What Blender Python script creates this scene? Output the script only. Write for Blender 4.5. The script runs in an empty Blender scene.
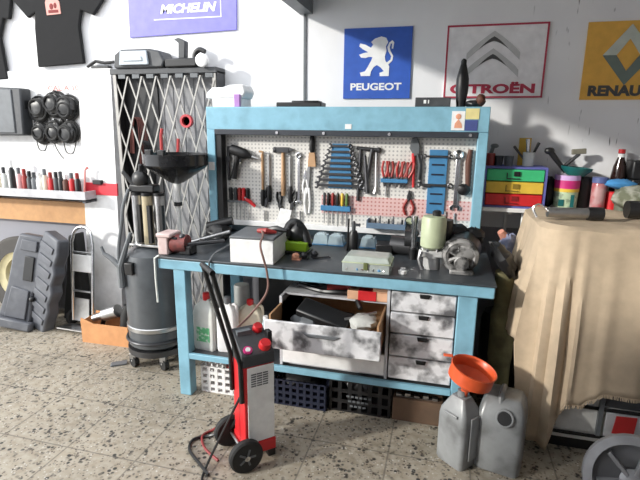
import bpy, math, random
from mathutils import Matrix, Vector
rnd = random.Random(7)
S = bpy.context.scene
COL = S.collection
R = math.radians
pi = math.pi

# ------------------------------------------------------------------ camera
def set_camera():
    yaw, pitch, roll = -0.256, 0.2279, 0.0116
    f = Vector((math.sin(yaw)*math.cos(pitch), math.cos(yaw)*math.cos(pitch), -math.sin(pitch)))
    r = Vector((math.cos(yaw), -math.sin(yaw), 0)); u = r.cross(f)
    r2 = r*math.cos(roll) + u*math.sin(roll); u2 = u*math.cos(roll) - r*math.sin(roll)
    m = Matrix((r2, u2, -f)).transposed().to_4x4()
    m.translation = Vector((1.5926, -2.3596, 1.6101))
    cd = bpy.data.cameras.new('camera'); cd.sensor_width = 36; cd.lens = 478.55/640*36; cd.clip_start = .05
    c = bpy.data.objects.new('camera', cd); COL.objects.link(c); c.matrix_world = m; S.camera = c
set_camera()

# ------------------------------------------------------------------ light
SUN_STRENGTH = 1.5
SKY_STRENGTH = 1.0
EXPOSURE = 1.3
w = bpy.data.worlds.new('sky'); S.world = w; w.use_nodes = True
bg = w.node_tree.nodes['Background']; bg.inputs[0].default_value = (.93, .96, 1, 1); bg.inputs[1].default_value = SKY_STRENGTH
sl = bpy.data.lights.new('sun', 'SUN'); sl.energy = SUN_STRENGTH; sl.angle = R(3.5); sl.color = (1, .97, .9)
so = bpy.data.objects.new('sun', sl); COL.objects.link(so)
so.rotation_euler = Vector((1, .75, -.43)).to_track_quat('-Z', 'Y').to_euler(); so.location = (-4, -4, 4)
S.view_settings.view_transform = 'Standard'; S.view_settings.look = 'None'
S.view_settings.gamma = 1; S.view_settings.use_curve_mapping = False
S.view_settings.exposure = EXPOSURE

# ------------------------------------------------------------------ materials
def ramp_noise(nt, scale, lo, hi, detail=4, vec=None):
    n = nt.nodes.new('ShaderNodeTexNoise'); n.inputs['Scale'].default_value = scale; n.inputs['Detail'].default_value = detail
    if vec: nt.links.new(vec, n.inputs['Vector'])
    r = nt.nodes.new('ShaderNodeMapRange'); r.inputs[1].default_value = lo; r.inputs[2].default_value = hi
    nt.links.new(n.outputs[0], r.inputs[0]); return r.outputs[0]
def mix(nt, fac, a, b):
    m = nt.nodes.new('ShaderNodeMix'); m.data_type = 'RGBA'
    for v, i in ((fac, 0), (a, 6), (b, 7)):
        if hasattr(v, 'is_linked'): nt.links.new(v, m.inputs[i])
        else: m.inputs[i].default_value = v if i == 0 else (*v[:3], 1)
    return m.outputs[2]
def mat(name, col, rough=.5, metal=0, dirt=.0, dcol=(.05, .045, .04), dscale=6, lo=.5, hi=.75, alpha=1, trans=0):
    m = bpy.data.materials.new(name); m.use_nodes = True; nt = m.node_tree; b = nt.nodes['Principled BSDF']
    b.inputs['Roughness'].default_value = rough; b.inputs['Metallic'].default_value = metal
    b.inputs['Alpha'].default_value = alpha; b.inputs['Transmission Weight'].default_value = trans
    tc = nt.nodes.new('ShaderNodeTexCoord')
    var = ramp_noise(nt, 18, .2, .8, 3, tc.outputs['Object'])
    c = mix(nt, var, [x*.86 for x in col], [min(1, x*1.1) for x in col])
    if dirt:
        f = ramp_noise(nt, dscale, lo, hi, 8, tc.outputs['Object'])
        mu = nt.nodes.new('ShaderNodeMath'); mu.operation = 'MULTIPLY'; mu.inputs[1].default_value = dirt
        nt.links.new(f, mu.inputs[0]); c = mix(nt, mu.outputs[0], c, dcol)
    nt.links.new(c, b.inputs['Base Color'])
    return m
def srgb(r, g, b):
    f = lambda v: (v/255/12.92) if v <= 10 else ((v/255+.055)/1.055)**2.4
    return (f(r), f(g), f(b))

BLUE = mat('bench blue paint', (.23, .46, .58), .45, 0, .55, (.05, .1, .14), 9, .52, .78)
TOPGREY = mat('worn bench top', (.045, .052, .06), .42, 0, .6, (.2, .21, .22), 5, .55, .85)
BLACK = mat('black plastic', (.012, .012, .013), .4)
RUBBER = mat('black rubber', (.014, .014, .014), .7)
CLOTHBLACK = mat('black cotton', (.011, .011, .012), .95)
DGREY = mat('dark grey plastic', (.05, .053, .058), .5, 0, .4, (.2, .2, .2), 8, .55, .9)
MGREY = mat('grey plastic', (.13, .14, .15), .5, 0, .3, (.03, .03, .03), 8)
STEEL = mat('steel', (.5, .5, .5), .35, 1, .4, (.12, .1, .09), 12)
ALU = mat('grimy cast aluminium', (.38, .37, .36), .5, .5, .9, (.02, .02, .02), 16, .45, .58)
CHROME = mat('chrome', (.75, .75, .76), .2, 1)
DSTEEL = mat('dark steel', (.09, .09, .095), .4, .8)
LATTICE = mat('galvanised strip', (.36, .35, .33), .5, .3, .4, (.12, .1, .09), 9)
WHITE = mat('white paint', (.8, .8, .8), .5)
WHITEPL = mat('white plastic', (.86, .86, .85), .4)
DIRTYWHITE = mat('greasy white enamel', (.72, .72, .74), .45, 0, .9, (.05, .05, .055), 11, .46, .64)
GREYENAMEL = mat('grey enamel', (.55, .55, .57), .45, 0, .5, (.2, .2, .2), 6)
RED = mat('red plastic', (.6, .02, .025), .4)
REDDK = mat('dark red grip', (.3, .025, .02), .5)
YELLOW = mat('yellow plastic', (.75, .5, .06), .45)
GREEN = mat('green plastic', (.05, .5, .2), .45)
LIME = mat('lime plastic', (.35, .6, .03), .45)
TEAL = mat('teal plastic', (.01, .12, .12), .45)
RACKBLUE = mat('blue rack', (.06, .22, .42), .45)
SIGNBLUE = mat('blue sign', (.03, .10, .45), .4)
PURPLE = mat('violet banner', (.2, .19, .62), .5)
SIGNYEL = mat('ochre sign', (.72, .4, .07), .45, 0, .4, (.3, .2, .08), 5, .6, .9)
WOOD = mat('pine plank', (.55, .3, .13), .6, 0, .5, (.32, .15, .05), 4, .45, .8)
HANDLEWOOD = mat('wooden handle', (.5, .3, .16), .55)
CARD = mat('orange cardboard', (.62, .3, .13), .8, 0, .3, (.4, .18, .07), 6)
BROWNCARD = mat('brown cardboard', (.13, .075, .045), .8, 0, .5, (.04, .03, .02), 5)
DRAWERIN = mat('brown drawer lining', (.42, .24, .12), .7, 0, .5, (.2, .12, .06), 6)
PAPER = mat('paper', (.85, .85, .85), .8)
CLOTH = mat('beige cloth', (.52, .41, .29), .95, 0, .3, (.36, .29, .22), 3, .5, .8)
CANGREY = mat('translucent grey jerrycan', (.27, .28, .285), .3, 0, .8, (.08, .08, .08), 9, .45, .7)
ORANGE = mat('orange red plastic', (.68, .1, .03), .35)
RESERVOIR = mat('pale green reservoir', (.45, .5, .33), .4, 0, .25, (.3, .3, .2), 8)
NATURALPL = mat('cloudy white plastic', (.68, .7, .66), .4)
CREAM = mat('cream plastic', (.66, .6, .47), .45)
CLEARBLUE = mat('clear bluish plastic', (.62, .76, .82), .15, 0, 0, alpha=.5)
CLEAR = mat('clear plastic', (.6, .66, .64), .15, 0, 0, alpha=.6)
OLIVE = mat('olive canvas', (.2, .18, .085), .9, 0, .7, (.02, .02, .015), 7, .4, .7)
SILVERPNL = mat('silver panel', (.78, .78, .76), .35, .1, .5, (.3, .28, .26), 3)
DKBLUE = mat('navy plastic', (.012, .016, .035), .5)
PINK = mat('pinkish cast iron', (.62, .48, .46), .5, 0, .5, (.3, .12, .1), 12)
GREYINT = mat('grey locker sheet', (.27, .27, .28), .6, 0, .4, (.16, .15, .15), 4)
REDTXT = mat('red marker', (.7, .22, .2), .7)
CASEGREY = mat('slate moulded plastic', (.085, .09, .105), .42, 0, .5, (.25, .26, .28), 7, .5, .85)
LOGOGREY = mat('logo light grey', (.5, .5, .5), .4)
LOGODARK = mat('logo charcoal', (.06, .06, .06), .4)
LOGOSILV = mat('logo silver', (.5, .54, .48), .4)
LOGOSLATE = mat('logo slate', (.14, .18, .16), .4)
MAGENTA = mat('magenta label', (.6, .03, .2), .4)
LILAC = mat('lilac label', (.62, .42, .72), .4)
LABELGRN = mat('pale green label', (.5, .62, .42), .5, 0, .6, (.12, .16, .12), 30, .5, .6)
COLA = mat('dark cola bottle', (.02, .008, .006), .12)
AMBER = mat('brown leather', (.1, .035, .02), .6)
CLOTHBLUE = mat('blue rag', (.06, .26, .55), .9)
RAGGREY = mat('blue grey rag', (.2, .23, .36), .9, 0, .5, (.5, .5, .55), 30, .5, .7)
TIRE = mat('tyre rubber', (.06, .055, .05), .8)
SKIN = mat('sticker orange', (.75, .35, .22), .6)
CREAMHUB = mat('cream hub', (.62, .55, .33), .5)

def floor_mat():
    m = bpy.data.materials.new('terrazzo tiles'); m.use_nodes = True; nt = m.node_tree; b = nt.nodes['Principled BSDF']
    b.inputs['Roughness'].default_value = .55
    tc = nt.nodes.new('ShaderNodeTexCoord'); o = tc.outputs['Object']
    big = ramp_noise(nt, 2.2, .3, .75, 6, o)
    c = mix(nt, big, (.385, .33, .25), (.21, .178, .13))
    vein = ramp_noise(nt, 24, .35, .65, 5, o)
    c = mix(nt, vein, c, mix(nt, .5, c, (.5, .46, .39)))
    for sc, th, colr in ((36, .27, (.03, .028, .025)), (66, .25, (.07, .05, .04)), (52, .11, (.62, .6, .55))):
        v = nt.nodes.new('ShaderNodeTexVoronoi'); v.inputs['Scale'].default_value = sc; v.inputs['Randomness'].default_value = 1
        nt.links.new(o, v.inputs['Vector'])
        dens = ramp_noise(nt, sc*.35, .45, .6, 1, o)
        mr = nt.nodes.new('ShaderNodeMapRange'); mr.inputs[1].default_value = th; mr.inputs[2].default_value = th+.16
        mr.inputs[3].default_value = 1; mr.inputs[4].default_value = 0; nt.links.new(v.outputs['Distance'], mr.inputs[0])
        mu = nt.nodes.new('ShaderNodeMath'); mu.operation = 'MULTIPLY'; nt.links.new(mr.outputs[0], mu.inputs[0]); nt.links.new(dens, mu.inputs[1])
        c = mix(nt, mu.outputs[0], c, colr)
    mp = nt.nodes.new('ShaderNodeMapping'); mp.inputs['Location'].default_value = (.2, .2, 0); nt.links.new(o, mp.inputs['Vector'])
    br = nt.nodes.new('ShaderNodeTexBrick'); br.offset = 0; br.inputs['Scale'].default_value = 1
    br.inputs['Brick Width'].default_value = .4; br.inputs['Row Height'].default_value = .4
    br.inputs['Mortar Size'].default_value = .005; br.inputs['Mortar Smooth'].default_value = .3
    nt.links.new(mp.outputs[0], br.inputs['Vector'])
    mu = nt.nodes.new('ShaderNodeMath'); mu.operation = 'MULTIPLY'; mu.inputs[1].default_value = .6
    nt.links.new(br.outputs['Fac'], mu.inputs[0])
    c = mix(nt, mu.outputs[0], c, (.1, .09, .075))
    nt.links.new(c, b.inputs['Base Color']); return m
def wall_mat():
    m = bpy.data.materials.new('painted plaster'); m.use_nodes = True; nt = m.node_tree; b = nt.nodes['Principled BSDF']
    b.inputs['Roughness'].default_value = .7
    tc = nt.nodes.new('ShaderNodeTexCoord'); o = tc.outputs['Object']
    c = mix(nt, ramp_noise(nt, 3, .3, .7, 5, o), (.80, .80, .81), (.74, .74, .76))
    sx = nt.nodes.new('ShaderNodeSeparateXYZ'); nt.links.new(o, sx.inputs[0])
    # vertical black scuffs and specks on the right of the wall
    mp = nt.nodes.new('ShaderNodeMapping'); mp.inputs['Scale'].default_value = (38, 1, 6); mp.inputs['Rotation'].default_value = (0, .1, 0)
    nt.links.new(o, mp.inputs[0])
    sc = ramp_noise(nt, 1, .665, .72, 2, mp.outputs[0])
    xr = nt.nodes.new('ShaderNodeMapRange'); xr.inputs[1].default_value = 1.8; xr.inputs[2].default_value = 2.5; nt.links.new(sx.outputs[0], xr.inputs[0])
    mu = nt.nodes.new('ShaderNodeMath'); mu.operation = 'MULTIPLY'; nt.links.new(sc, mu.inputs[0]); nt.links.new(xr.outputs[0], mu.inputs[1])
    c = mix(nt, mu.outputs[0], c, (.12, .12, .13))
    # lower part of the wall grey
    zr = nt.nodes.new('ShaderNodeMath'); zr.operation = 'LESS_THAN'; zr.inputs[1].default_value = .98
    nt.links.new(sx.outputs[2], zr.inputs[0])
    c = mix(nt, zr.outputs[0], c, (.27, .27, .30))
    nt.links.new(c, b.inputs['Base Color']); return m
def peg_mat(name, base, hole):
    m = bpy.data.materials.new(name); m.use_nodes = True; nt = m.node_tree; b = nt.nodes['Principled BSDF']
    b.inputs['Roughness'].default_value = .5
    tc = nt.nodes.new('ShaderNodeTexCoord'); sx = nt.nodes.new('ShaderNodeSeparateXYZ'); nt.links.new(tc.outputs['Object'], sx.inputs[0])
    def cell(out):
        a = nt.nodes.new('ShaderNodeMath'); a.operation = 'PINGPONG'; a.inputs[1].default_value = .0125; nt.links.new(out, a.inputs[0]); return a.outputs[0]
    cx, cz = cell(sx.outputs[0]), cell(sx.outputs[2])
    cv = nt.nodes.new('ShaderNodeCombineXYZ'); nt.links.new(cx, cv.inputs[0]); nt.links.new(cz, cv.inputs[1])
    ln = nt.nodes.new('ShaderNodeVectorMath'); ln.operation = 'LENGTH'; nt.links.new(cv.outputs[0], ln.inputs[0])
    lt = nt.nodes.new('ShaderNodeMath'); lt.operation = 'LESS_THAN'; lt.inputs[1].default_value = .0062; nt.links.new(ln.outputs['Value'], lt.inputs[0])
    c = mix(nt, ramp_noise(nt, 5, .3, .75, 5, tc.outputs['Object']), base, [x*.82 for x in base])
    c = mix(nt, lt.outputs[0], c, hole)
    nt.links.new(c, b.inputs['Base Color']); return m
FLOOR = floor_mat(); WALL = wall_mat()
PEG = peg_mat('perforated white board', (.76, .74, .70), (.42, .41, .4))
PEGPINK = peg_mat('perforated pinkish board', (.74, .50, .48), (.5, .2, .19))

# ------------------------------------------------------------------ mesh helpers
I4 = Matrix.Identity(4)
class MB:
    def __init__(s): s.v = []; s.f = []
    def add(s, vs, fs, M=I4):
        n = len(s.v); s.v += [M @ Vector(p) for p in vs]; s.f += [[i+n for i in f] for f in fs]; return s
    def box(s, x0, x1, y0, y1, z0, z1, M=I4):
        vs = [(x, y, z) for x in (x0, x1) for y in (y0, y1) for z in (z0, z1)]
        return s.add(vs, [(0, 1, 3, 2), (4, 6, 7, 5), (0, 4, 5, 1), (2, 3, 7, 6), (0, 2, 6, 4), (1, 5, 7, 3)], M)
    def taper(s, c, sx, sy, h, tx, ty, M=I4):
        x, y, z = c
        vs = [(x-sx, y-sy, z), (x+sx, y-sy, z), (x+sx, y+sy, z), (x-sx, y+sy, z), (x-tx, y-ty, z+h), (x+tx, y-ty, z+h), (x+tx, y+ty, z+h), (x-tx, y+ty, z+h)]
        return s.add(vs, [(3, 2, 1, 0), (4, 5, 6, 7), (0, 1, 5, 4), (1, 2, 6, 5), (2, 3, 7, 6), (3, 0, 4, 7)], M)
    def tube(s, pts, r, n=8, closed=False, M=I4):
        P = [Vector(p) for p in pts]; k = len(P); rs = r if isinstance(r, (list, tuple)) else [r]*k
        vs = []; fs = []; prev = None
        for i in range(k):
            if closed: t = P[(i+1) % k]-P[i-1]
            else: t = P[min(i+1, k-1)]-P[max(i-1, 0)]
            t.normalize()
            if prev is None:
                a = Vector((0, 0, 1)) if abs(t.z) < .9 else Vector((1, 0, 0)); u = t.cross(a).normalized()
            else: u = (prev - t*prev.dot(t)).normalized()
            prev = u; q = t.cross(u)
            vs += [P[i]+(u*math.cos(2*pi*j/n)+q*math.sin(2*pi*j/n))*rs[i] for j in range(n)]
        for i in range(k if closed else k-1):
            a = i*n; b = ((i+1) % k)*n
            fs += [(a+j, a+(j+1) % n, b+(j+1) % n, b+j) for j in range(n)]
        if not closed: fs += [list(range(n))[::-1], [(k-1)*n+j for j in range(n)]]
        return s.add(vs, fs, M)
    def cyl(s, p0, p1, r0, r1=None, n=16, M=I4): return s.tube([p0, p1], [r0, r0 if r1 is None else r1], n, M=M)
    def lathe(s, prof, n=24, M=I4):
        vs = [(r*math.cos(2*pi*j/n), r*math.sin(2*pi*j/n), z) for r, z in prof for j in range(n)]; fs = []
        for i in range(len(prof)-1): fs += [(i*n+j, i*n+(j+1) % n, (i+1)*n+(j+1) % n, (i+1)*n+j) for j in range(n)]
        if prof[0][0] > 1e-4: fs.append(list(range(n))[::-1])
        if prof[-1][0] > 1e-4: fs.append([(len(prof)-1)*n+j for j in range(n)])
        return s.add(vs, fs, M)
    def shell(s, prof, n=24, M=I4):   # open lathe, no caps
        vs = [(r*math.cos(2*pi*j/n), r*math.sin(2*pi*j/n), z) for r, z in prof for j in range(n)]; fs = []
        for i in range(len(prof)-1): fs += [(i*n+j, i*n+(j+1) % n, (i+1)*n+(j+1) % n, (i+1)*n+j) for j in range(n)]
        return s.add(vs, fs, M)
    def prism(s, poly, y0, y1, M=I4):       # outline in x,z extruded along y
        n = len(poly); vs = [(x, y0, z) for x, z in poly]+[(x, y1, z) for x, z in poly]
        return s.add(vs, [list(range(n)), list(range(n, 2*n))[::-1]]+[(i, n+i, n+(i+1) % n, (i+1) % n) for i in range(n)], M)
    def ell(s, c, rx, ry, rz, n=14, m=9, M=I4, wob=0):
        vs = []; fs = []
        for i in range(m+1):
            th = pi*i/m
            for j in range(n):
                k = 1+(rnd.uniform(-wob, wob) if wob and 0 < i < m else 0)
                vs.append((c[0]+rx*k*math.sin(th)*math.cos(2*pi*j/n), c[1]+ry*k*math.sin(th)*math.sin(2*pi*j/n), c[2]+rz*k*math.cos(th)))
        for i in range(m): fs += [(i*n+j, (i+1)*n+j, (i+1)*n+(j+1) % n, i*n+(j+1) % n) for j in range(n)]
        return s.add(vs, fs, M)
    def ring(s, c, Rr, r, axis='y', n=20, m=8, a0=0, a1=2*pi, M=I4):
        full = abs(a1-a0-2*pi) < 1e-6; k = n if full else n+1; pts = []
        for i in range(k):
            a = a0+(a1-a0)*i/n; p, q = Rr*math.cos(a), Rr*math.sin(a)
            pts.append({'y': (c[0]+p, c[1], c[2]+q), 'z': (c[0]+p, c[1]+q, c[2]), 'x': (c[0], c[1]+p, c[2]+q)}[axis])
        return s.tube(pts, r, m, full, M)
def at(x=0, y=0, z=0, rx=0, ry=0, rz=0, sc=1):
    return Matrix.Translation((x, y, z)) @ Matrix.Rotation(rz, 4, 'Z') @ Matrix.Rotation(ry, 4, 'Y') @ Matrix.Rotation(rx, 4, 'X') @ Matrix.Scale(sc, 4)

def part(name, mb, m, parent=None, bevel=0, world=False, sub=0, solid=0):
    me = bpy.data.meshes.new(name)
    off = Vector((0, 0, 0))
    if world and parent:
        p = parent
        while p: off = off+p.location; p = p.parent
    me.from_pydata([tuple(v-off) for v in mb.v], [], mb.f); me.validate(); me.update()
    me.materials.append(m); me.shade_smooth(); me.set_sharp_from_angle(angle=R(38))
    o = bpy.data.objects.new(name, me); COL.objects.link(o); o.parent = parent
    if solid: d = o.modifiers.new('s', 'SOLIDIFY'); d.thickness = solid; d.offset = 0
    if bevel: d = o.modifiers.new('b', 'BEVEL'); d.width = bevel; d.segments = 2; d.limit_method = 'ANGLE'; d.angle_limit = R(40)
    if sub: d = o.modifiers.new('u', 'SUBSURF'); d.levels = sub; d.render_levels = sub
    return o
def tag(o, label, cat, group=None):
    o['label'] = label; o['category'] = cat
    if group: o['group'] = group
    return o
def thing(name, label, cat, loc=(0, 0, 0), rz=0, group=None):
    o = bpy.data.objects.new(name, None); o.empty_display_size = .05; COL.objects.link(o)
    o.location = loc; o.rotation_euler = (0, 0, rz); return tag(o, label, cat, group)
def single(name, mb, m, label, cat, group=None, loc=None, **k):   # one-mesh thing, authored in world space, origin at its base
    xs = [v.x for v in mb.v]; ys = [v.y for v in mb.v]; zs = [v.z for v in mb.v]
    c = Vector(((min(xs)+max(xs))/2, (min(ys)+max(ys))/2, min(zs)))
    mb.v = [v-c for v in mb.v]; o = part(name, mb, m, None, **k); o.location = c
    return tag(o, label, cat, group)
def struct(name, mb, m, **k):
    o = part(name, mb, m, None, **k); o['kind'] = 'structure'; return o
def copy_tree(o, parent=None):
    c = o.copy(); COL.objects.link(c); c.parent = parent
    for ch in [x for x in S.objects if x.parent == o]: copy_tree(ch, c)
    return c
def text(body, x0, x1, z0, z1, y, bold=.0, shear=0, depth=.002):
    cu = bpy.data.curves.new('t', 'FONT'); cu.body = body; cu.offset = bold; cu.shear = shear; cu.extrude = .01; cu.resolution_u = 4
    ob = bpy.data.objects.new('t', cu); COL.objects.link(ob)
    dg = bpy.context.evaluated_depsgraph_get(); me = bpy.data.meshes.new_from_object(ob.evaluated_get(dg))
    V = [v.co.copy() for v in me.vertices]; F = [list(p.vertices) for p in me.polygons]
    bpy.data.objects.remove(ob); bpy.data.curves.remove(cu); bpy.data.meshes.remove(me)
    ax, bx = min(v.x for v in V), max(v.x for v in V); ay, by = min(v.y for v in V), max(v.y for v in V)
    mb = MB(); mb.add([(x0+(v.x-ax)/(bx-ax)*(x1-x0), y-depth*(v.z > 0), z0+(v.y-ay)/(by-ay)*(z1-z0)) for v in V], F); return mb
def arc(cx, cz, r, a0, a1, n=10): return [(cx+r*math.cos(a0+(a1-a0)*i/n), cz+r*math.sin(a0+(a1-a0)*i/n)) for i in range(n+1)]
def spline(pts, n=8):
    P = [Vector(p) for p in pts]; out = []
    for i in range(len(P)-1):
        a, b, c, d = P[max(i-1, 0)], P[i], P[i+1], P[min(i+2, len(P)-1)]
        for k in range(n):
            t = k/n; out.append(.5*((2*b)+(c-a)*t+(2*a-5*b+4*c-d)*t*t+(3*b-a-3*c+d)*t**3))
    return out+[P[-1]]
def rbox(w, d, h, r, n=5):       # profile points of a rounded rectangle
    out = []
    for cx, cy, a in ((w-r, d-r, 0), (-w+r, d-r, pi/2), (-w+r, -d+r, pi), (w-r, -d+r, 1.5*pi)):
        out += [(cx+r*math.cos(a+pi/2*i/n), cy+r*math.sin(a+pi/2*i/n)) for i in range(n+1)]
    return out
def loft(rings, cap=True):       # rings: lists of 3d points of equal length
    mb = MB(); n = len(rings[0]); vs = [p for r in rings for p in r]; fs = []
    for i in range(len(rings)-1): fs += [(i*n+j, i*n+(j+1) % n, (i+1)*n+(j+1) % n, (i+1)*n+j) for j in range(n)]
    if cap: fs += [list(range(n))[::-1], [(len(rings)-1)*n+j for j in range(n)]]
    return mb.add(vs, fs)

# ------------------------------------------------------------------ the setting
struct('floor', MB().box(-5, 6, -6, 1.15, -.1, 0), FLOOR)
struct('wall_back', MB().box(-5, 6, 1.0, 1.15, 0, 3.4), WALL)
struct('ceiling', MB().box(.555, 3.7, -3.4, 1.15, 2.62, 2.8), WHITE)
struct('added_wall_right', MB().box(3.5, 3.7, -3.4, 1.0, 0, 2.62), WALL)  # unseen wall, added to darken the right side
struct('added_wall_front', MB().box(-2.2, 3.7, -3.5, -3.3, 0, 2.62), WALL)               # unseen wall, added to limit front light and shade the right side
struct('trim_1', MB().box(.555, .645, -5, 1.0, 2.365, 2.62), MGREY)             # roof beam at the edge of the covered part
struct('trim_2', MB().prism([(-1.335, 0), (-1.005, 0), (-.925, 2.04), (-1.22, 2.04)], .93, 1.0), WHITE)           # pillar
struct('trim_3', MB().box(-4, -1.245, .965, 1.0, 1.085, 2.04), WHITE)         # wall panel with ledge
struct('trim_4', MB().prism([(-1.262, 1.068), (-.955, 1.068), (-.950, 1.165), (-1.255, 1.165)], .924, .94), mat('red band', (.72, .04, .06), .5))
struct('trim_5', MB().box(.583, .60, .99, 1.0, 1.6, 2.365), MGREY)          # cable duct
struct('trim_6', MB().box(-4, -1.265, .94, 1.0, .81, .99), WOOD)            # wooden rail under the shelf

# ------------------------------------------------------------------ signs
def sign_frame(name, label, loc): return thing(name, label, 'sign', loc)
t = thing('wall_sign', 'blue square sign with white lion emblem and white lettering', 'sign', (1.09, 1.0, 1.815))
part('panel', MB().box(.868, 1.318, .988, 1.0, 1.815, 2.262), SIGNBLUE, t, world=True)
def cp(pts):    # sign-local tracing: x 28..400, y 435..50
    return [(.868+(x-28)/375*.45, 1.815+(436-y)/388*.447) for x, y in pts]
lion = [(180, 125), (200, 108), (235, 97), (262, 105), (274, 128), (262, 150), (266, 175), (258, 205), (262, 228), (285, 258), (284, 312), (234, 312), (232, 294), (256, 285), (238, 265), (216, 250), (198, 262), (184, 285), (180, 310), (128, 310), (122, 291), (150, 284), (164, 262), (184, 225), (190, 207), (170, 205), (150, 211), (126, 208), (115, 192), (142, 183), (165, 180), (132, 161), (114, 146), (120, 131), (150, 139), (180, 156), (192, 140)]
mb = MB().prism(cp(lion), .985, .988)
tail = [(270, 238), (290, 222), (293, 205), (276, 178), (270, 155), (281, 130), (296, 119), (307, 130), (302, 165), (294, 163), (296, 135), (288, 138), (283, 158), (288, 175), (304, 203), (300, 228), (278, 250)]
mb.prism(cp(tail), .985, .988)
part('emblem', mb, WHITE, t, world=True)
part('lettering', text('PEUGEOT', .918, 1.262, 1.868, 1.915, .988, .03), WHITE, t, world=True)

t = thing('wall_sign', 'white sign with pinkish red border and grey double chevron emblem', 'sign', (1.835, 1.0, 1.815))
part('panel', MB().box(1.535, 2.132, .988, 1.0, 1.815, 2.255), mat('off white sign', (.78, .77, .78), .4), t, world=True)
PINKRED = mat('raspberry border', (.42, .035, .07), .5)
b_ = .011; mb = MB()
for a in ((1.535, 2.132, 1.815, 1.815+b_), (1.535, 2.132, 2.255-b_, 2.255), (1.535, 1.535+b_, 1.815+b_, 2.255-b_), (2.132-b_, 2.132, 1.815+b_, 2.255-b_)):
    mb.box(a[0], a[1], .986, .988, a[2], a[3])
part('border', mb, PINKRED, t, world=True)
def chev(x, z, w_, h_, th):
    out = [(-w_, 0)]+[(-w_+w_*i/8, h_*(i/8)**.85) for i in range(1, 9)]+[(w_-w_*i/8, h_*(i/8)**.85) for i in range(7, -1, -1)]
    inn = [(w_-w_*i/8*1.0, -th*.85+h_*.86*(1-(1-i/8)**1.5)) for i in range(0, 9)]+[(-w_+w_*i/8, -th*.85+h_*.86*(1-(1-i/8)**1.5)) for i in range(7, -1, -1)]
    return [(x+a, z+b) for a, b in out+inn]
def chev_edge(x, z, w_, h_, th):
    lo = [(-w_*.55+w_*1.1*i/12, h_*.86*(1-(abs(-.55+1.1*i/12))**1.5)-th*.85) for i in range(13)]
    hi = [(a, b+th*.55*(1-abs(a)/w_/.56)) for a, b in lo][::-1]
    return [(x+a, z+b) for a, b in lo+hi]
mb = MB(); mb2 = MB()
for z in (2.085, 1.982):
    mb.prism(chev(1.820, z, .158, .13, .05), .984, .988); mb2.prism(chev_edge(1.820, z, .158, .13, .05), .982, .984)
part('emblem', mb, LOGOGREY, t, world=True); part('emblem_dark_edge', mb2, LOGODARK, t, world=True)  # inner chevron edges printed dark
part('lettering', text('CITROËN', 1.575, 2.085, 1.842, 1.912, .988, .045), PINKRED, t, world=True)

t = thing('wall_sign', 'ochre yellow sign with silver diamond emblem, right edge of the photo', 'sign', (2.57, 1.0, 1.80))
part('panel', MB().box(2.345, 2.815, .988, 1.0, 1.802, 2.243), SIGNYEL, t, world=True)
cx, cz = 2.575, 2.055
O_ = dict(l=(cx-.135, cz), t=(cx, cz+.17), r=(cx+.135, cz), b=(cx, cz-.17)); N_ = dict(l=(cx-.062, cz), t=(cx, cz+.09), r=(cx+.062, cz), b=(cx, cz-.09))
mb = MB(); mb2 = MB()
for (a, b), k in ((('l', 't'), mb), (('t', 'r'), mb), (('r', 'b'), mb2), (('b', 'l'), mb2)): k.prism([O_[a], O_[b], N_[b], N_[a]], .984, .988)
part('emblem', mb, LOGOSILV, t, world=True); part('emblem_lower_facets', mb2, LOGOSLATE, t, world=True)
part('lettering', text('RENAULT', 2.385, 2.772, 1.822, 1.885, .988, .055), LOGODARK, t, world=True)

t = thing('wall_banner', 'violet blue banner with slanted white capitals above the folding gate', 'banner', (-.35, 1.0, 2.27))
part('panel', MB().prism([(-.775, 2.262), (.09, 2.285), (.10, 2.60), (-.765, 2.60)], .985, 1.0), PURPLE, t, world=True)
part('lettering', text('MICHELIN', -.505, -.055, 2.412, 2.475, .985, .04, .25), WHITE, t, world=True)
part('underline', MB().prism([(-.56, 2.372), (-.02, 2.372), (-.02, 2.49), (-.026, 2.49), (-.026, 2.379), (-.56, 2.379)], .983, .985), WHITE, t, world=True)

# ------------------------------------------------------------------ t-shirts on the wall
def tshirt(name, label, pts, seed):
    t = thing(name, label, 't-shirt', (sum(p[0] for p in pts)/len(pts), .98, min(p[1] for p in pts)))
    mb = MB().prism(pts, .955, .985); part('shirt_body', mb, CLOTHBLACK, t, .008, world=True)
    return t
t = tshirt('t_shirt', 'black t-shirt with red and white chest print hanging on wall', [(-1.615, 2.065), (-1.18, 2.085), (-1.195, 2.35), (-1.165, 2.465), (-1.06, 2.425), (-.93, 2.56), (-1.1, 2.72), (-1.3, 2.75), (-1.38, 2.71), (-1.46, 2.75), (-1.62, 2.72), (-1.8, 2.58), (-1.66, 2.43), (-1.585, 2.47), (-1.605, 2.35)], 1)
part('chest_print', MB().prism([(-1.47, 2.44), (-1.34, 2.445), (-1.345, 2.53), (-1.36, 2.545), (-1.37, 2.60), (-1.44, 2.60), (-1.475, 2.53)], .950, .955), mat('print pink', (.62, .32, .28), .8), t, world=True)
part('print_detail', MB().box(-1.45, -1.36, .948, .950, 2.455, 2.475).ell((-1.42, .949, 2.50), .018, .002, .022).ell((-1.385, .949, 2.505), .014, .002, .02), mat('print dark', (.2, .03, .03), .8), t, world=True)
tshirt('t_shirt', 'plain black t-shirt at left edge of the photo, upper corner', [(-2.35, 1.965), (-1.93, 1.98), (-1.955, 2.3), (-1.90, 2.44), (-1.84, 2.43), (-1.80, 2.57), (-1.9, 2.72), (-2.1, 2.75), (-2.35, 2.7)], 2)

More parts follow.
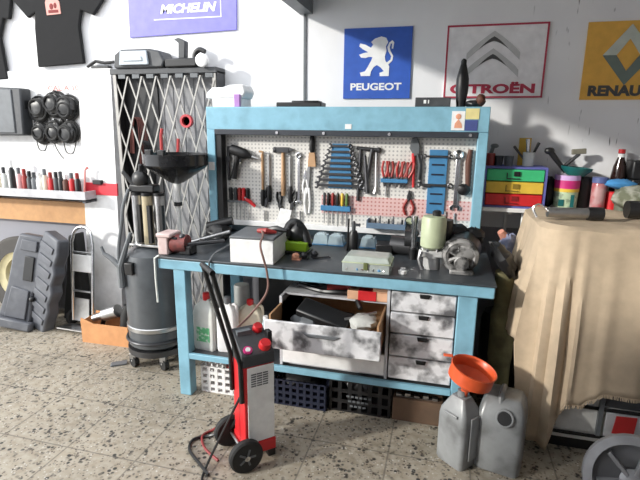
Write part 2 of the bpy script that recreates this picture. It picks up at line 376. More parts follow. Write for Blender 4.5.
# ------------------------------------------------------------------ left wall: case, cable coils, marker shelf
t = thing('tool_case', 'flat dark grey plastic case mounted on white wall panel', 'case', (-2.0, .965, 1.52))
part('case_body', MB().prism([(-2.3, 1.525), (-1.74, 1.53), (-1.72, 1.90), (-2.3, 1.925)], .86, .965), DGREY, t, .012, True)
part('case_front', MB().prism([(-2.3, 1.55), (-1.81, 1.55), (-1.805, 1.89), (-2.3, 1.90)], .85, .862), MGREY, t, .006, True)
part('latch', MB().box(-1.755, -1.725, .89, .94, 1.74, 1.82), BLACK, t, .003, True)
def coil(x, z, s, label, strap):
    t = thing('cable_coil', label, 'cable', (x, .965, z-.07*s), 0, 'black cable coils hung on the white panel')
    mb = MB()
    for k in range(7):
        r = (.072-.005*k)*s*rnd.uniform(.9, 1.05); mb.ring((x+rnd.uniform(-.018, .018), .955-.009*k, z+rnd.uniform(-.016, .016)), r, .007*s, 'y', 20, 6)
    part('cable_loops', mb, RUBBER, t, 0, True)
    mb = MB().ell((x, .925, z), .062*s, .03, .06*s, 18, 11, wob=.16); part('cable_bundle', mb, BLACK, t, 0, True)
    pts = spline([(x-.05*s, .94, z-.05*s), (x-.03*s, .935, z-.12*s), (x+.02*s, .935, z-.125*s), (x+.05*s, .94, z-.05*s)]) if strap == 0 else spline([(x-.02, .94, z-.05), (x-.01, .935, z-.11), (x+.03, .935, z-.18), (x+.06, .935, z-.21)])
    part('cable_end', MB().tube(pts, .004, 6), RUBBER, t, 0, True)
    part('hook', MB().cyl((x, .965, z+.085*s), (x, .93, z+.085*s), .005), STEEL, t, 0, True)
for a in ((-1.63, 1.74, 1.4, 'black cable coil at left end of the upper row on white panel', 0), (-1.48, 1.775, 1.3, 'black cable coil in the middle of the upper row on white panel', 0), (-1.36, 1.75, 1.35, 'black cable coil at right end of the upper row on white panel', 0),
          (-1.64, 1.56, 1.15, 'black cable coil at left end of the lower row on white panel', 0), (-1.50, 1.56, 1.2, 'black cable coil with long dangling end in the lower row', 1), (-1.37, 1.555, 1.25, 'black cable coil at right end of the lower row on white panel', 0)): coil(*a)
tag(part('wall_lettering', text('CAL A 10', -1.55, -1.255, 1.883, 1.925, .965, .02, 0, .001), REDTXT), 'small faint red handwritten lettering above the cable coils', 'writing')
t = thing('wall_shelf', 'grey metal tray shelf holding small bottles above wooden rail', 'shelf', (-1.9, 1.0, .985))
part('tray', MB().box(-2.9, -1.155, .80, .965, 1.03, 1.04).box(-2.9, -1.155, .80, .812, 1.03, 1.105).box(-1.167, -1.155, .812, .925, 1.03, 1.105).box(-2.9, -1.34, .965, 1.0, 1.03, 1.04), GREYENAMEL, t, world=True)
part('bracket', MB().box(-1.185, -1.155, .80, .925, 1.015, 1.03), DSTEEL, t, world=True)
kinds = [(BLACK, REDDK), (RED, WHITE), (DGREY, BLACK), (WHITEPL, BLACK), (REDDK, WHITE)]
xs = [x+.15 for x in [-2.2, -2.145, -2.06, -1.99, -1.935, -1.885, -1.84, -1.79, -1.73, -1.675, -1.62, -1.575, -1.53, -1.47, -1.415]]
desc = ['yellowish', 'cloudy white', 'tall black', 'pale pink', 'dark red', 'black capped', 'grey', 'white', 'pale', 'bright red', 'charcoal', 'slim black', 'brownish', 'red bodied', 'black bodied']
PALEPINK = mat('pale pink plastic', (.7, .42, .42), .5)
cols = [CREAM, NATURALPL, BLACK, PALEPINK, REDDK, DGREY, MGREY, WHITEPL, CREAM, RED, DGREY, BLACK, AMBER, RED, BLACK]
place = ['at left end of the wall tray shelf', 'second along on the wall tray shelf', 'standing above its neighbours on the wall tray shelf', 'beside the tall black bottle on the tray shelf', 'fifth from the left on the wall tray shelf', 'sixth from the left on the wall tray shelf', 'seventh from the left on the wall tray shelf', 'in the middle of the wall tray shelf', 'just right of the middle of the tray shelf', 'tenth from the left on the wall tray shelf', 'left of the slim black bottle on the tray shelf', 'fourth from the right on the wall tray shelf', 'third from the right on the wall tray shelf', 'second from the right on the wall tray shelf', 'at right end of the wall tray shelf near pillar']
for i, x in enumerate(xs):
    h = rnd.uniform(.19, .235); r = .024
    if i == 2: h = .29
    t = thing('small_bottle', desc[i]+' small bottle '+place[i], 'bottle', (x, .86, 1.04), 0, 'small bottles on the wall tray shelf')
    part('bottle_body', MB().lathe([(r, 0), (r, h*.7), (r*.5, h*.8), (r*.5, h*.84)], 12), cols[i], t)
    part('cap', MB().lathe([(r*.6, h*.8), (r*.6, h), (r*.4, h*1.02)], 10), [BLACK, DGREY, WHITEPL, MGREY, REDDK][i % 5], t)
single('paint_brush', MB().tube([(-1.215, .86, 1.04), (-1.20, .88, 1.27), (-1.175, .88, 1.29)], [.008, .006, .012], 8), REDTXT, 'thin pinkish brush leaning at right end of the tray shelf', 'brush')
single('catch', MB().box(-1.16, -1.08, .90, .93, 1.155, 1.19), BLACK, 'small black catch on top of red band of pillar', 'catch', bevel=.004)
t = thing('hand_tool', 'small black hand tool lying on ledge beside the locker', 'tool', (-1.05, .97, 2.04))
part('tool_body', MB().box(-1.12, -.96, .955, .998, 2.04, 2.065), BLACK, t, .006, True)
part('lever', MB().tube([(-1.16, .97, 2.06), (-1.08, .97, 2.10), (-1.0, .97, 2.085), (-.92, .97, 2.09)], .012, 8), BLACK, t, 0, True)

# ------------------------------------------------------------------ locker with folding lattice gate
t = thing('tool_locker', 'tall grey locker closed by a folding lattice gate', 'locker', (-.42, .85, 0))
LX0, LX1, LY = -.865, -.01, .87
part('back_sheet', MB().box(LX0+.02, LX1-.02, .965, .985, .1, 2.0), GREYINT, t, world=True)
mb = MB()
for k in range(9): mb.cyl((LX0+.1+k*.085, .965, .1), (LX0+.1+k*.085, .965, 1.98), .006, n=6)
part('sheet_ribs', mb, GREYINT, t, world=True)
part('side_panel', MB().box(LX0, LX0+.02, LY, .985, 0, 2.0), DSTEEL, t, world=True)
part('side_panel', MB().box(LX1-.02, LX1, LY, .985, 0, 2.0), DSTEEL, t, world=True)
part('top_rail', MB().box(LX0-.01, LX1+.0, LY-.02, .995, 1.985, 2.025), DGREY, t, .004, True)
part('base_panel', MB().box(LX0+.02, LX1-.02, LY+.01, .965, 0, .1), DSTEEL, t, world=True)
part('dark_left_sheet', MB().box(LX0+.02, LX0+.32, .945, .96, .1, 1.98), BLACK, t, world=True)  # black sheet added for the dark left part of the locker
gate = part('lattice_gate', MB().box(LX0+.01, LX0+.035, LY-.012, LY, .05, 1.985).box(LX1-.035, LX1-.01, LY-.012, LY, .05, 1.985), LATTICE, t, world=True)
def clip_strip(mb, x0, sgn, y):
    dx = .118; dz = .35      # each bar crosses one and a bit cells over its height
    z0, z1 = .06, 1.97
    a, b = LX0+.02, LX1-.02
    xa, xb = x0, x0+sgn*(z1-z0)*dx/dz*1.0
    ta, tb = 0., 1.
    for lim, up in ((a, 0), (b, 1)):
        for (p, q) in ((xa, xb),):
            if q != p:
                tt = (lim-p)/(q-p)
                inside_start = p >= lim if not up else p <= lim
                inside_end = q >= lim if not up else q <= lim
                if not inside_start and not inside_end: return
                if not inside_start: ta = max(ta, tt)
                if not inside_end: tb = min(tb, tt)
    if ta >= tb: return
    p0 = (xa+(xb-xa)*ta, y, z1+(z0-z1)*ta); p1 = (xa+(xb-xa)*tb, y, z1+(z0-z1)*tb)
    d = Vector(p1)-Vector(p0); L = d.length; ang = math.atan2(d.x, -d.z)
    mb.box(-.0055, .0055, -.003, .003, 0, -L, Matrix.Translation(p0) @ Matrix.Rotation(-ang, 4, 'Y'))
mbl = MB(); mbr = MB()
for k in range(-8, 16):
    x = LX0+.02+k*.118
    clip_strip(mbl, x, 1, LY-.005); clip_strip(mbr, x, -1, LY-.013)
part('lattice_strips', mbl, LATTICE, gate, world=True); part('lattice_strips', mbr, LATTICE, gate, world=True)
for k in range(7): part('gate_hanger', MB().box(LX0+.06+k*.118, LX0+.12+k*.118, LY-.018, LY-.002, 1.955, 1.985), MGREY, gate, .002, True)
# things hanging in the locker
single('tape_roll', MB().lathe([(.032, -.015), (.047, -.015), (.047, .015), (.032, .015), (.032, -.015)], 20, at(-.25, .838, 1.655, rx=pi/2)), mat('red tape', (.5, .05, .06), .4), 'red roll of tape hung on the lattice gate', 'tape')
for nm, pts, lab in (('red_strap', [(-.33, .845, 1.53), (-.335, .842, 1.45), (-.355, .842, 1.37)], 'short red strap on the gate below the tape roll'),
                     ('red_strap', [(-.46, .845, 1.60), (-.47, .842, 1.55), (-.475, .842, 1.35)], 'long red strap hanging left of the tape roll')):
    single(nm, MB().tube(pts, .011, 6), mat('red strap cloth', (.45, .05, .05), .6), lab, 'strap')
for i, (x, z, h, c, lab) in enumerate(((-.72, 1.62, .30, mat('rust cable', (.16, .05, .04), .6), 'dark red cable hank hanging behind gate at left'), (-.68, 1.45, .42, BLACK, 'black cable hank hanging low behind gate at left'), (-.76, 1.2, .5, BLACK, 'black cable hank at left edge of the locker below red one'))):
    mb = MB()
    for k in range(6):
        ww = .03+.012*k; mb.tube(spline([(x-ww, .90+.007*k, z-h*.7), (x-ww*.7, .90+.007*k, z), (x, .90+.007*k, z+.06), (x+ww*.8, .90+.007*k, z-.02), (x+ww*.6, .90+.007*k, z-h)], 5), .0045, 6)
    single('cable_hank', mb, c, lab, 'cable', 'cable hanks in the locker')
# on top of the locker
t = thing('machine_case', 'grey plastic machine case with pale handle on top of locker', 'case', (-.62, .9, 2.025))
part('case_body', MB().prism([(-.82, 2.025), (-.42, 2.025), (-.40, 2.07), (-.44, 2.14), (-.52, 2.155), (-.75, 2.155), (-.81, 2.12)], .83, .99), DGREY, t, .012, True)
part('handle', MB().prism([(-.76, 2.045), (-.52, 2.045), (-.53, 2.14), (-.745, 2.14)], .81, .828).prism([(-.72, 2.07), (-.56, 2.07), (-.57, 2.10), (-.71, 2.10)], .802, .81), mat('pale grey plastic', (.45, .5, .54), .4), t, .006, True)
t = thing('clamp_light', 'black clamp lamp with bent neck on top of locker', 'lamp', (-.25, .9, 2.025))
part('base', MB().box(-.40, -.15, .83, .97, 2.025, 2.085), BLACK, t, .01, True)
part('upright', MB().prism([(-.305, 2.085), (-.255, 2.085), (-.245, 2.20), (-.30, 2.225), (-.335, 2.215), (-.30, 2.19)], .86, .91), DGREY, t, .006, True)
part('neck', MB().tube(spline([(-.19, .89, 2.08), (-.185, .89, 2.12), (-.15, .89, 2.145), (-.11, .89, 2.13)]), .018, 10), BLACK, t, 0, True)
part('lamp_head', MB().lathe([(.03, 0), (.045, .02), (.045, .05), (.03, .06)], 16, at(-.10, .86, 2.065, rx=pi/2)), WHITEPL, t, 0, True)

# ------------------------------------------------------------------ left floor: wheel, case, trolley, box
t = thing('car_wheel', 'black tyre with cream rim leaning on wall at left edge', 'wheel', (-1.93, .86, 0))
M = at(-1.93, .86, .345, rx=pi/2-.12)
part('tyre', MB().lathe([(.20, -.07), (.31, -.07), (.335, -.05), (.335, .05), (.31, .07), (.20, .07), (.20, -.07)], 40, M), TIRE, t, world=True)
part('rim', MB().lathe([(.125, .0), (.145, .045), (.185, .055), (.20, .068), (.205, .0), (.125, -.03), (.125, 0)], 32, M), CREAMHUB, t, world=True)
part('wheel_disc', MB().lathe([(.03, .02), (.125, .01), (.125, -.03), (.03, -.03)], 28, M), DSTEEL, t, world=True)
t = thing('blow_moulded_case', 'open dark grey moulded tool case propped up against wall', 'case', (-1.6, .6, 0))
lean = at(-1.69, .57, 0.0, rx=-.16, ry=.12, rz=.1)
half = [(-.20, .0), (.20, .0), (.21, .1), (.20, .30), (.22, .45), (.20, .62), (.17, .79), (-.10, .80), (-.14, .62), (-.13, .45), (-.19, .3)]
h1 = part('case_lid', MB().prism([(-.21, 0), (.10, 0), (.10, .30), (.13, .34), (.13, .50), (.13, .77), (-.08, .77), (-.12, .6), (-.14, .35)], -.05, .05, lean), CASEGREY, t, .018, True)
part('lid_recess', MB().box(-.0, .085, -.062, -.05, .40, .60, lean), BLACK, h1, .008, True)
part('lid_panel', MB().prism([(-.13, .08), (.06, .08), (.07, .32), (-.09, .34)], -.066, -.05, lean), CASEGREY, h1, .008, True)
part('lid_panel', MB().prism([(-.05, .64), (.10, .64), (.10, .73), (-.04, .73)], -.066, -.05, lean), CASEGREY, h1, .008, True)
part('latch', MB().ell((.10, -.06, .26), .022, .02, .022, M=lean), BLACK, h1, 0, True)
part('foot_ledge', MB().prism([(-.24, 0), (.14, 0), (.14, .075), (-.22, .085)], -.11, -.05, lean), CASEGREY, h1, .015, True)
lean2 = at(-1.545, .60, 0.0, rx=-.14, ry=.20, rz=-.30)
h2 = part('case_base', MB().prism([(-.10, 0), (.12, 0), (.13, .12), (.15, .2), (.13, .26), (.16, .36), (.13, .42), (.16, .52), (.13, .58), (.16, .68), (.14, .80), (-.06, .82), (-.10, .60)], -.05, .05, lean2), CASEGREY, t, .016, True)
mb = MB()
for k in range(7): mb.prism([(-.07, .09+k*.1), (.10, .07+k*.1), (.11, .12+k*.1), (-.06, .14+k*.1)], -.06, -.05, lean2)
part('ribs', mb, CASEGREY, h2, .006, True)
single('shadow_sheet', MB().prism([(-1.50, 0), (-1.29, 0), (-1.28, .2), (-1.285, .76), (-1.36, .74)], .80, .90), RUBBER, 'black sheet filling the shadowed gap behind the open tool case', 'sheet', bevel=.01)  # black slab standing in for the shadow behind the case
t = thing('hand_truck', 'chrome tube hand truck standing beside white pillar', 'trolley', (-1.19, .72, 0))
tk = at(-1.225, .70, 0, rx=-.12, ry=.02, rz=0)
part('frame', MB().tube([(-.085, 0, .05), (-.10, 0, .70)]+[(-.09*math.cos(a), 0, .74+.09*math.sin(a)) for a in [pi*i/10 for i in range(11)]]+[(.10, 0, .70), (.105, 0, .05)], .013, 10, M=tk), CHROME, t, world=True)
part('plate', MB().box(-.09, .095, -.008, .008, .46, .60, tk), WHITEPL, t, .004, True)
part('crossbar', MB().cyl((-.1, 0, .30), (.1, 0, .30), .009, M=tk), STEEL, t, world=True)
part('crossbar', MB().cyl((-.1, 0, .62), (.1, 0, .62), .009, M=tk), STEEL, t, world=True)
part('lower_plate', MB().box(-.07, .07, -.006, .006, .05, .24, tk), STEEL, t, world=True)
part('toe_plate', MB().box(-.12, .12, -.14, .0, .01, .02, tk), STEEL, t, world=True)
part('wheel', MB().lathe([(.01, -.015), (.06, -.015), (.06, .015), (.01, .015)], 20, at(-1.345, .74, .062, ry=pi/2)), RUBBER, t, world=True)
part('wheel', MB().lathe([(.01, -.015), (.06, -.015), (.06, .015), (.01, .015)], 20, at(-1.095, .74, .062, ry=pi/2)), RUBBER, t, world=True)
t = thing('cardboard_box', 'open orange cardboard box of parts on floor beside the oil drainer', 'box', (-.82, .56, 0), .03)
part('box_walls', MB().box(-.20, .20, -.09, -.085, 0, .16).box(-.20, .20, .085, .09, 0, .19).box(-.20, -.195, -.085, .085, 0, .17).box(.195, .20, -.085, .085, 0, .17).box(-.195, .195, -.085, .085, 0, .008), CARD, t)
part('flap', MB().prism([(-.20, .16), (-.08, .16), (-.19, .20)], -.095, -.09), CARD, t)
single('shock_cylinder', MB().cyl((-.86, .545, .21), (-.74, .545, .255), .05).cyl((-.86, .545, .21), (-.96, .545, .17), .03), STEEL, 'silver metal cylinder lying in orange cardboard box', 'car part')
single('rubber_bellows', MB().tube([(-.685, .55, .12), (-.665, .55, .22), (-.655, .56, .30)], [.045, .05, .035], 12), RUBBER, 'black rubber part standing at right end of orange box', 'car part')
single('hose_piece', MB().tube(spline([(-.96, .60, .02), (-.90, .61, .20), (-.80, .61, .23), (-.70, .60, .1)]), .018, 8), BLACK, 'short black hose lying across orange cardboard box', 'hose')
single('plastic_offcut', MB().prism([(-.04, 0), (.05, 0), (.07, .012), (-.03, .01)], -.02, .035, at(-.53, .22, .0, rz=.6)), MGREY, 'small grey plastic offcut on floor before the oil drainer', 'offcut')

# ------------------------------------------------------------------ waste oil drainer
t = thing('oil_drainer', 'dark grey oil drainer drum on castors with black bowl', 'oil drainer', (-.30, .36, 0))
D = at(-.295, .39, 0)
part('drum', MB().lathe([(.17, .14), (.195, .16), (.195, .73), (.18, .79), (.12, .83), (.05, .845)], 32, D), mat('blue grey drum enamel', (.085, .092, .10), .3, 0, .4, (.2, .21, .22), 5, .5, .85), t, world=True)
part('rim_band', MB().shell([(.197, .27), (.203, .275), (.203, .30), (.197, .305)], 32, D), STEEL, t, world=True)
part('base_ring', MB().ring((-.295, .39, .20), .205, .010, 'z', 32).lathe([(.17, .095), (.205, .10), (.205, .14), (.17, .14)], 28, D), DSTEEL, t, world=True)
for k, a in enumerate((-2.2, -.85, .75, 2.3)):
    x, y = -.295+.18*math.cos(a), .39+.18*math.sin(a)
    c = part('castor', MB().box(x-.022, x+.022, y-.02, y+.02, .06, .10).cyl((x-.02, y, .04), (x+.02, y, .04), .012), STEEL, t, .002, True)
    part('castor_wheel', MB().lathe([(.012, -.016), (.04, -.016), (.04, .016), (.012, .016)], 18, at(x, y, .04, ry=pi/2, rz=1.1)), RUBBER, c, world=True)
part('pole', MB().cyl((-.115, .44, .70), (-.115, .44, 1.14), .016).cyl((-.115, .44, 1.12), (-.115, .44, 1.27), .024), WHITEPL, t, world=True)
part('pole_collar', MB().cyl((-.115, .44, 1.105), (-.115, .44, 1.13), .028), BLACK, t, world=True)
bw = part('bowl', MB().lathe([(.02, 1.25), (.05, 1.262), (.185, 1.355), (.205, 1.375), (.208, 1.445), (.200, 1.445), (.195, 1.38), (.03, 1.275), (.0, 1.272)], 36, at(-.112, .44, 0)), mat('glossy black bowl', (.014, .014, .015), .18), t, world=True)
part('bowl_clip', MB().box(-.215, -.17, .255, .285, 1.435, 1.475), BLACK, bw, .005, True)
part('bowl_clip', MB().box(-.115, -.07, .235, .265, 1.435, 1.475), BLACK, bw, .005, True)
part('cylinder_tray', MB().box(-.40, -.16, .28, .42, .845, .862), STEEL, t, .004, True)
for x, y, c in ((-.345, .33, STEEL), (-.265, .32, mat('amber gauge', (.45, .38, .25), .3)), (-.19, .34, STEEL)):
    g = part('measuring_cylinder', MB().cyl((x, y, .86), (x, y, 1.18), .034, n=20), c, t, world=True)
    part('cylinder_cap', MB().cyl((x, y, 1.18), (x, y, 1.20), .037, n=20), BLACK, g, world=True)
    part('dark_window', MB().box(x+.014, x+.036, y-.034, y-.005, .87, 1.12), BLACK, g, world=True)
part('top_valve', MB().box(-.38, -.20, .30, .38, 1.20, 1.25).ell((-.31, .33, 1.28), .06, .04, .06).cyl((-.31, .33, 1.27), (-.30, .33, 1.38), .016).cyl((-.36, .33, 1.24), (-.44, .33, 1.33), .014), BLACK, t, .01, True)
part('suction_hose', MB().tube(spline([(-.38, .30, 1.22), (-.40, .26, 1.12), (-.41, .24, 1.0), (-.43, .22, .85), (-.44, .22, .70)]), .011, 8), MGREY, t, world=True)
part('pump_lever', MB().tube([(-.43, .215, .72), (-.49, .215, .77), (-.545, .215, .80), (-.56, .215, .845)], [.02, .016, .012, .008], 8).tube([(-.42, .21, .58), (-.425, .215, .72), (-.37, .215, .86), (-.34, .23, .95)], [.022, .022, .016, .012], 8), MGREY, t, world=True)
part('gauge_box', MB().box(-.37, -.31, .175, .215, .68, .76), BLACK, t, .006, True)

# ------------------------------------------------------------------ workbench
t = thing('workbench', 'long light blue steel workbench with dark worn top', 'workbench', (.93, .4, 0))
part('bench_top', MB().box(-.005, 1.865, -.003, .84, .866, .88), TOPGREY, t, .003, True)
part('top_frame', MB().box(0, 1.86, 0, .06, .806, .866).box(0, .06, .06, .84, .806, .866).box(1.80, 1.86, .06, .84, .806, .866).box(.06, 1.80, .78, .84, .806, .866), BLUE, t, .006, True)
for x, y in ((.09, .01), (1.69, .01), (.09, .76), (1.69, .76)):
    part('leg', MB().box(x, x+.075 + (.02 if x > 1 else 0), y, y+.07, 0, .806), BLUE, t, .005, True)
part('bottom_shelf', MB().box(.09, 1.785, .012, .82, .255, .275), DGREY, t, world=True)
part('shelf_rail', MB().box(.165, 1.69, .008, .03, .248, .283), BLUE, t, .003, True)
part('black_back_sheet', MB().box(.30, 1.69, .80, .815, .275, .806), BLACK, t, world=True)  # black sheet added for the dark area under the bench
part('rear_ledge', MB().box(.10, 1.80, .80, .84, .88, .945), mat('grey blue steel', (.22, .30, .36), .5), t, .003, True)

# drawer cabinet in the bench
c = thing('drawer_cabinet', 'grey white steel drawer cabinet with wide drawer pulled out under bench', 'cabinet', (1.05, .3, .283))
part('carcass', MB().box(.735, .75, .035, .70, .283, .70).box(1.335, 1.35, .035, .70, .283, .80).box(1.69, 1.70, .035, .06, .283, .80).box(.75, 1.335, .06, .70, .283, .298).box(.735, 1.335, .10, .70, .69, .702).box(1.684, 1.69, .06, .70, .298, .80).box(.75, 1.69, .69, .70, .298, .69).box(1.35, 1.69, .40, .70, .298, .80), GREYENAMEL, c, world=True)
part('black_bay_back', MB().box(.75, 1.335, .64, .69, .702, .80).box(.75, 1.335, .60, .68, .298, .69), BLACK, c, world=True)  # backs of the cabinet bays set black
part('lower_panel', MB().box(.75, 1.335, .035, .055, .30, .42), WHITEPL, c, .004, True)
d = part('wide_drawer', MB().box(.715, 1.335, -.16, -.145, .475, .635), DIRTYWHITE, c, .006, True)
part('drawer_box', MB().box(.74, .75, -.145, .45, .475, .66).box(1.31, 1.32, -.145, .45, .475, .66).box(.74, 1.32, .44, .45, .475, .66).box(.74, 1.32, -.145, .45, .475, .485), DRAWERIN, d, world=True)
mb = MB(); mb.prism([(.93, .585)]+arc(1.03, .60, .10, pi, 2*pi, 10)[0:0]+[(1.13, .585), (1.10, .565), (.96, .565)], -.168, -.16)
part('drawer_handle', mb, MGREY, d, .004, True)
zs = [.298, .432, .563, .684, .80]
for k in range(4):
    f = part('small_drawer', MB().box(1.358, 1.684, .022, .045, zs[k]+.003, zs[k+1]-.006), DIRTYWHITE, c, .004, True)
    part('cup_handle', MB().prism([(1.505, zs[k+1]-.03), (1.55, zs[k+1]-.03), (1.555, zs[k+1]-.008), (1.50, zs[k+1]-.008)], .012, .022), BLACK, f, .003, True)
    part('drawer_body', MB().box(1.365, 1.677, .045, .39, zs[k]+.01, zs[k+1]-.02), GREYENAMEL, f, world=True)
# contents of the wide drawer
single('drill_case', MB().box(-.15, .15, -.06, .06, 0, .05, at(1.0, .02, .60, rx=.35, ry=.18, rz=-.2)), BLACK, 'black flat case lying askew in the open drawer', 'case', bevel=.01)
single('rag', MB().ell((.90, .02, .57), .09, .08, .05, wob=.15), MGREY, 'dark grey rag in left end of the open drawer', 'rag')
single('rag', MB().ell((1.22, .0, .615), .075, .09, .035, wob=.2), mat('grey white rag', (.5, .5, .47), .9, 0, .5, (.2, .2, .2), 20), 'crumpled whitish rag at right end of the open drawer', 'rag')
single('fan_belt', MB().ring((1.10, .06, .60), .07, .008, 'z', 24, 6), RUBBER, 'black rubber belt lying in the open drawer', 'belt')
single('metal_rod', MB().cyl((1.12, -.02, .625), (1.28, .05, .655), .009), STEEL, 'steel rod lying on the crumpled whitish rag', 'rod')
single('air_hose', MB().tube(spline([(.80, .2, .72), (.95, .14, .715), (1.05, .12, .725), (1.15, .14, .72), (1.17, .09, .69), (1.19, .06, .665)]), .014, 8), BLACK, 'black hose lying on cabinet top and hanging over drawer', 'hose')
single('hand_lamp', MB().cyl((.98, .15, .735), (1.10, .18, .74), .03).ell((1.11, .18, .745), .035, .035, .035), REDDK, 'dark red hand lamp on cabinet top under bench', 'lamp')
single('black_tool_bag', MB().ell((.86, .32, .75), .10, .12, .05, wob=.08), BLACK, 'black tool roll on cabinet top at left', 'bag')
t = thing('parts_box', 'orange and red long parts box on cabinet top under bench', 'box', (1.23, .12, .702))
part('box_body', MB().box(-.12, .10, -.03, .03, 0, .05).box(.02, .10, -.03, .03, .05, .075), mat('salmon card', (.7, .4, .25), .6), t, .003)
part('red_sleeve', MB().box(-.06, .04, -.034, .034, -.0, .055), RED, t, .002)

# pegboard cabinet on the bench
t = thing('pegboard_cabinet', 'wide light blue pegboard cabinet standing on the bench back', 'tool board', (.91, .72, .88))
part('header', MB().box(.02, 1.81, .62, .84, 1.60, 1.745), BLUE, t, .004, True)
part('post', MB().box(.02, .078, .62, .84, .88, 1.60), BLUE, t, .004, True)
part('post', MB().box(1.752, 1.81, .62, .84, .88, 1.60), BLUE, t, .004, True)
part('shutter_rail', MB().box(.078, 1.752, .615, .66, 1.567, 1.602), mat('anthracite', (.035, .04, .05), .4), t, .003, True)
part('side_channel', MB().box(.078, .118, .63, .70, .95, 1.567), BLACK, t, world=True)
part('board', MB().box(.10, 1.752, .70, .715, .95, 1.57), PEG, t, world=True)
part('pink_board', MB().box(.80, 1.752, .695, .70, 1.065, 1.185), PEGPINK, t, world=True)
part('lower_rail', MB().box(.12, 1.752, .67, .70, .95, .985), WHITE, t, .003, True)
mb = MB()
for x in (.83, 1.24, 1.71, .52): mb.cyl((x, .615, 1.584), (x, .608, 1.584), .009)
part('rail_screws', mb, CHROME, t, world=True)
part('notice_sticker', MB().box(1.598, 1.672, .617, .62, 1.612, 1.72), PAPER, t, world=True)
part('sticker_figure', MB().ell((1.636, .616, 1.69), .016, .002, .016).prism([(1.615, 1.625), (1.66, 1.625), (1.655, 1.65), (1.636, 1.675), (1.617, 1.65)], .615, .617), SKIN, t, world=True)
part('two_tone_sticker', MB().box(1.675, 1.75, .617, .62, 1.675, 1.735), mat('pale yellow sticker', (.75, .66, .3), .5), t, world=True)
part('navy_sticker', MB().box(1.675, 1.745, .617, .62, 1.61, 1.67), mat('navy sticker', (.06, .08, .25), .5), t, world=True)
part('price_sticker', MB().box(.965, 1.005, .617, .62, 1.612, 1.642), PAPER, t, world=True)
part('small_sticker', MB().box(.028, .07, .617, .62, 1.33, 1.385), PAPER, t, world=True)

# ------------------------------------------------------------------ tools on the board (board face y = .70)
PY = .688
def pliers(name, label, x, z, L, hm, jm, rot=0, group=None, spread=1):
    t = thing(name, label, 'pliers', (x, PY, z), 0, group); M = Matrix.Rotation(rot, 4, 'Y')
    for s in (-1, 1):
        part('handle', MB().tube(spline([(s*.004, 0, -.005), (s*.014*spread, 0, .35*L), (s*.017*spread, 0, .6*L), (s*.010*spread, 0, L)]), [.006]*3+[.0075]*22, 8, M=M), hm, t)
    part('jaws', MB().prism([(-.012, .012), (.012, .012), (.014, -.008), (.005, -.055), (-.005, -.055), (-.014, -.008)], -.006, .006, M).cyl((0, -.009, 0), (0, .009, 0), .007, M=M), jm, t, .002)
    return t
def spanner(label, x, z, L, w_, m, rot=0, group=None, name='combination_spanner'):
    t = thing(name, label, 'spanner', (x, PY, z), 0, group); M = Matrix.Rotation(rot, 4, 'Y')
    part('shaft', MB().box(-w_*.35, w_*.35, -.004, .004, -L/2+w_*.8, L/2-w_*.8, M), m, t, .002)
    part('ring_end', MB().ring((0, 0, L/2-w_*.6), w_*.55, w_*.3, 'y', 16, 6, M=M), m, t)
    part('open_end', MB().prism([(-w_*.35, -L/2+w_), (-w_*.9, -L/2+w_*.6), (-w_*.8, -L/2), (-w_*.4, -L/2-w_*.1), (-w_*.35, -L/2+w_*.45), (w_*.35, -L/2+w_*.45), (w_*.4, -L/2-w_*.1), (w_*.8, -L/2), (w_*.9, -L/2+w_*.6), (w_*.35, -L/2+w_)], -.005, .005, M), m, t, .002)
    return t
def screwdriver(label, x, z, hl, sl_, hm, rot=0, group=None, r=.012):
    t = thing('screwdriver', label, 'screwdriver', (x, PY, z), 0, group); M = Matrix.Rotation(rot, 4, 'Y')
    part('handle', MB().lathe([(r*.6, 0), (r*.8, .008), (r, hl*.25), (r*.85, hl*.6), (r, hl*.9), (r*.5, hl)], 12, M), hm, t)
    part('blade', MB().cyl((0, 0, 0), (0, 0, -sl_), .0035, n=8, M=M), STEEL, t)
    return t
# heat gun / drill
t = thing('power_drill', 'black power drill hung at upper left of the pegboard', 'drill', (.24, .66, 1.3))
M = at(.165, .665, 1.485, ry=R(20))
part('drill_body', MB().lathe([(.02, 0), (.032, .01), (.036, .06), (.034, .11), (.028, .13), (.02, .145), (.012, .165)], 20, at(.165, .665, 1.475, ry=R(108))), BLACK, t, world=True)
part('grip', MB().tube([(.225, .665, 1.445), (.205, .665, 1.36), (.185, .665, 1.275)], [.022, .019, .022], 12), BLACK, t, world=True)
part('trigger', MB().box(.228, .245, .658, .672, 1.385, 1.425), DGREY, t, .003, True)
part('chuck', MB().cyl((.325, .665, 1.424), (.37, .665, 1.41), .012, .006), STEEL, t, world=True)
part('hanger', MB().tube([(.15, .68, 1.49), (.14, .68, 1.40), (.145, .68, 1.26)], .012, 8).box(.125, .16, .672, .70, 1.39, 1.42), DSTEEL, t, world=True)
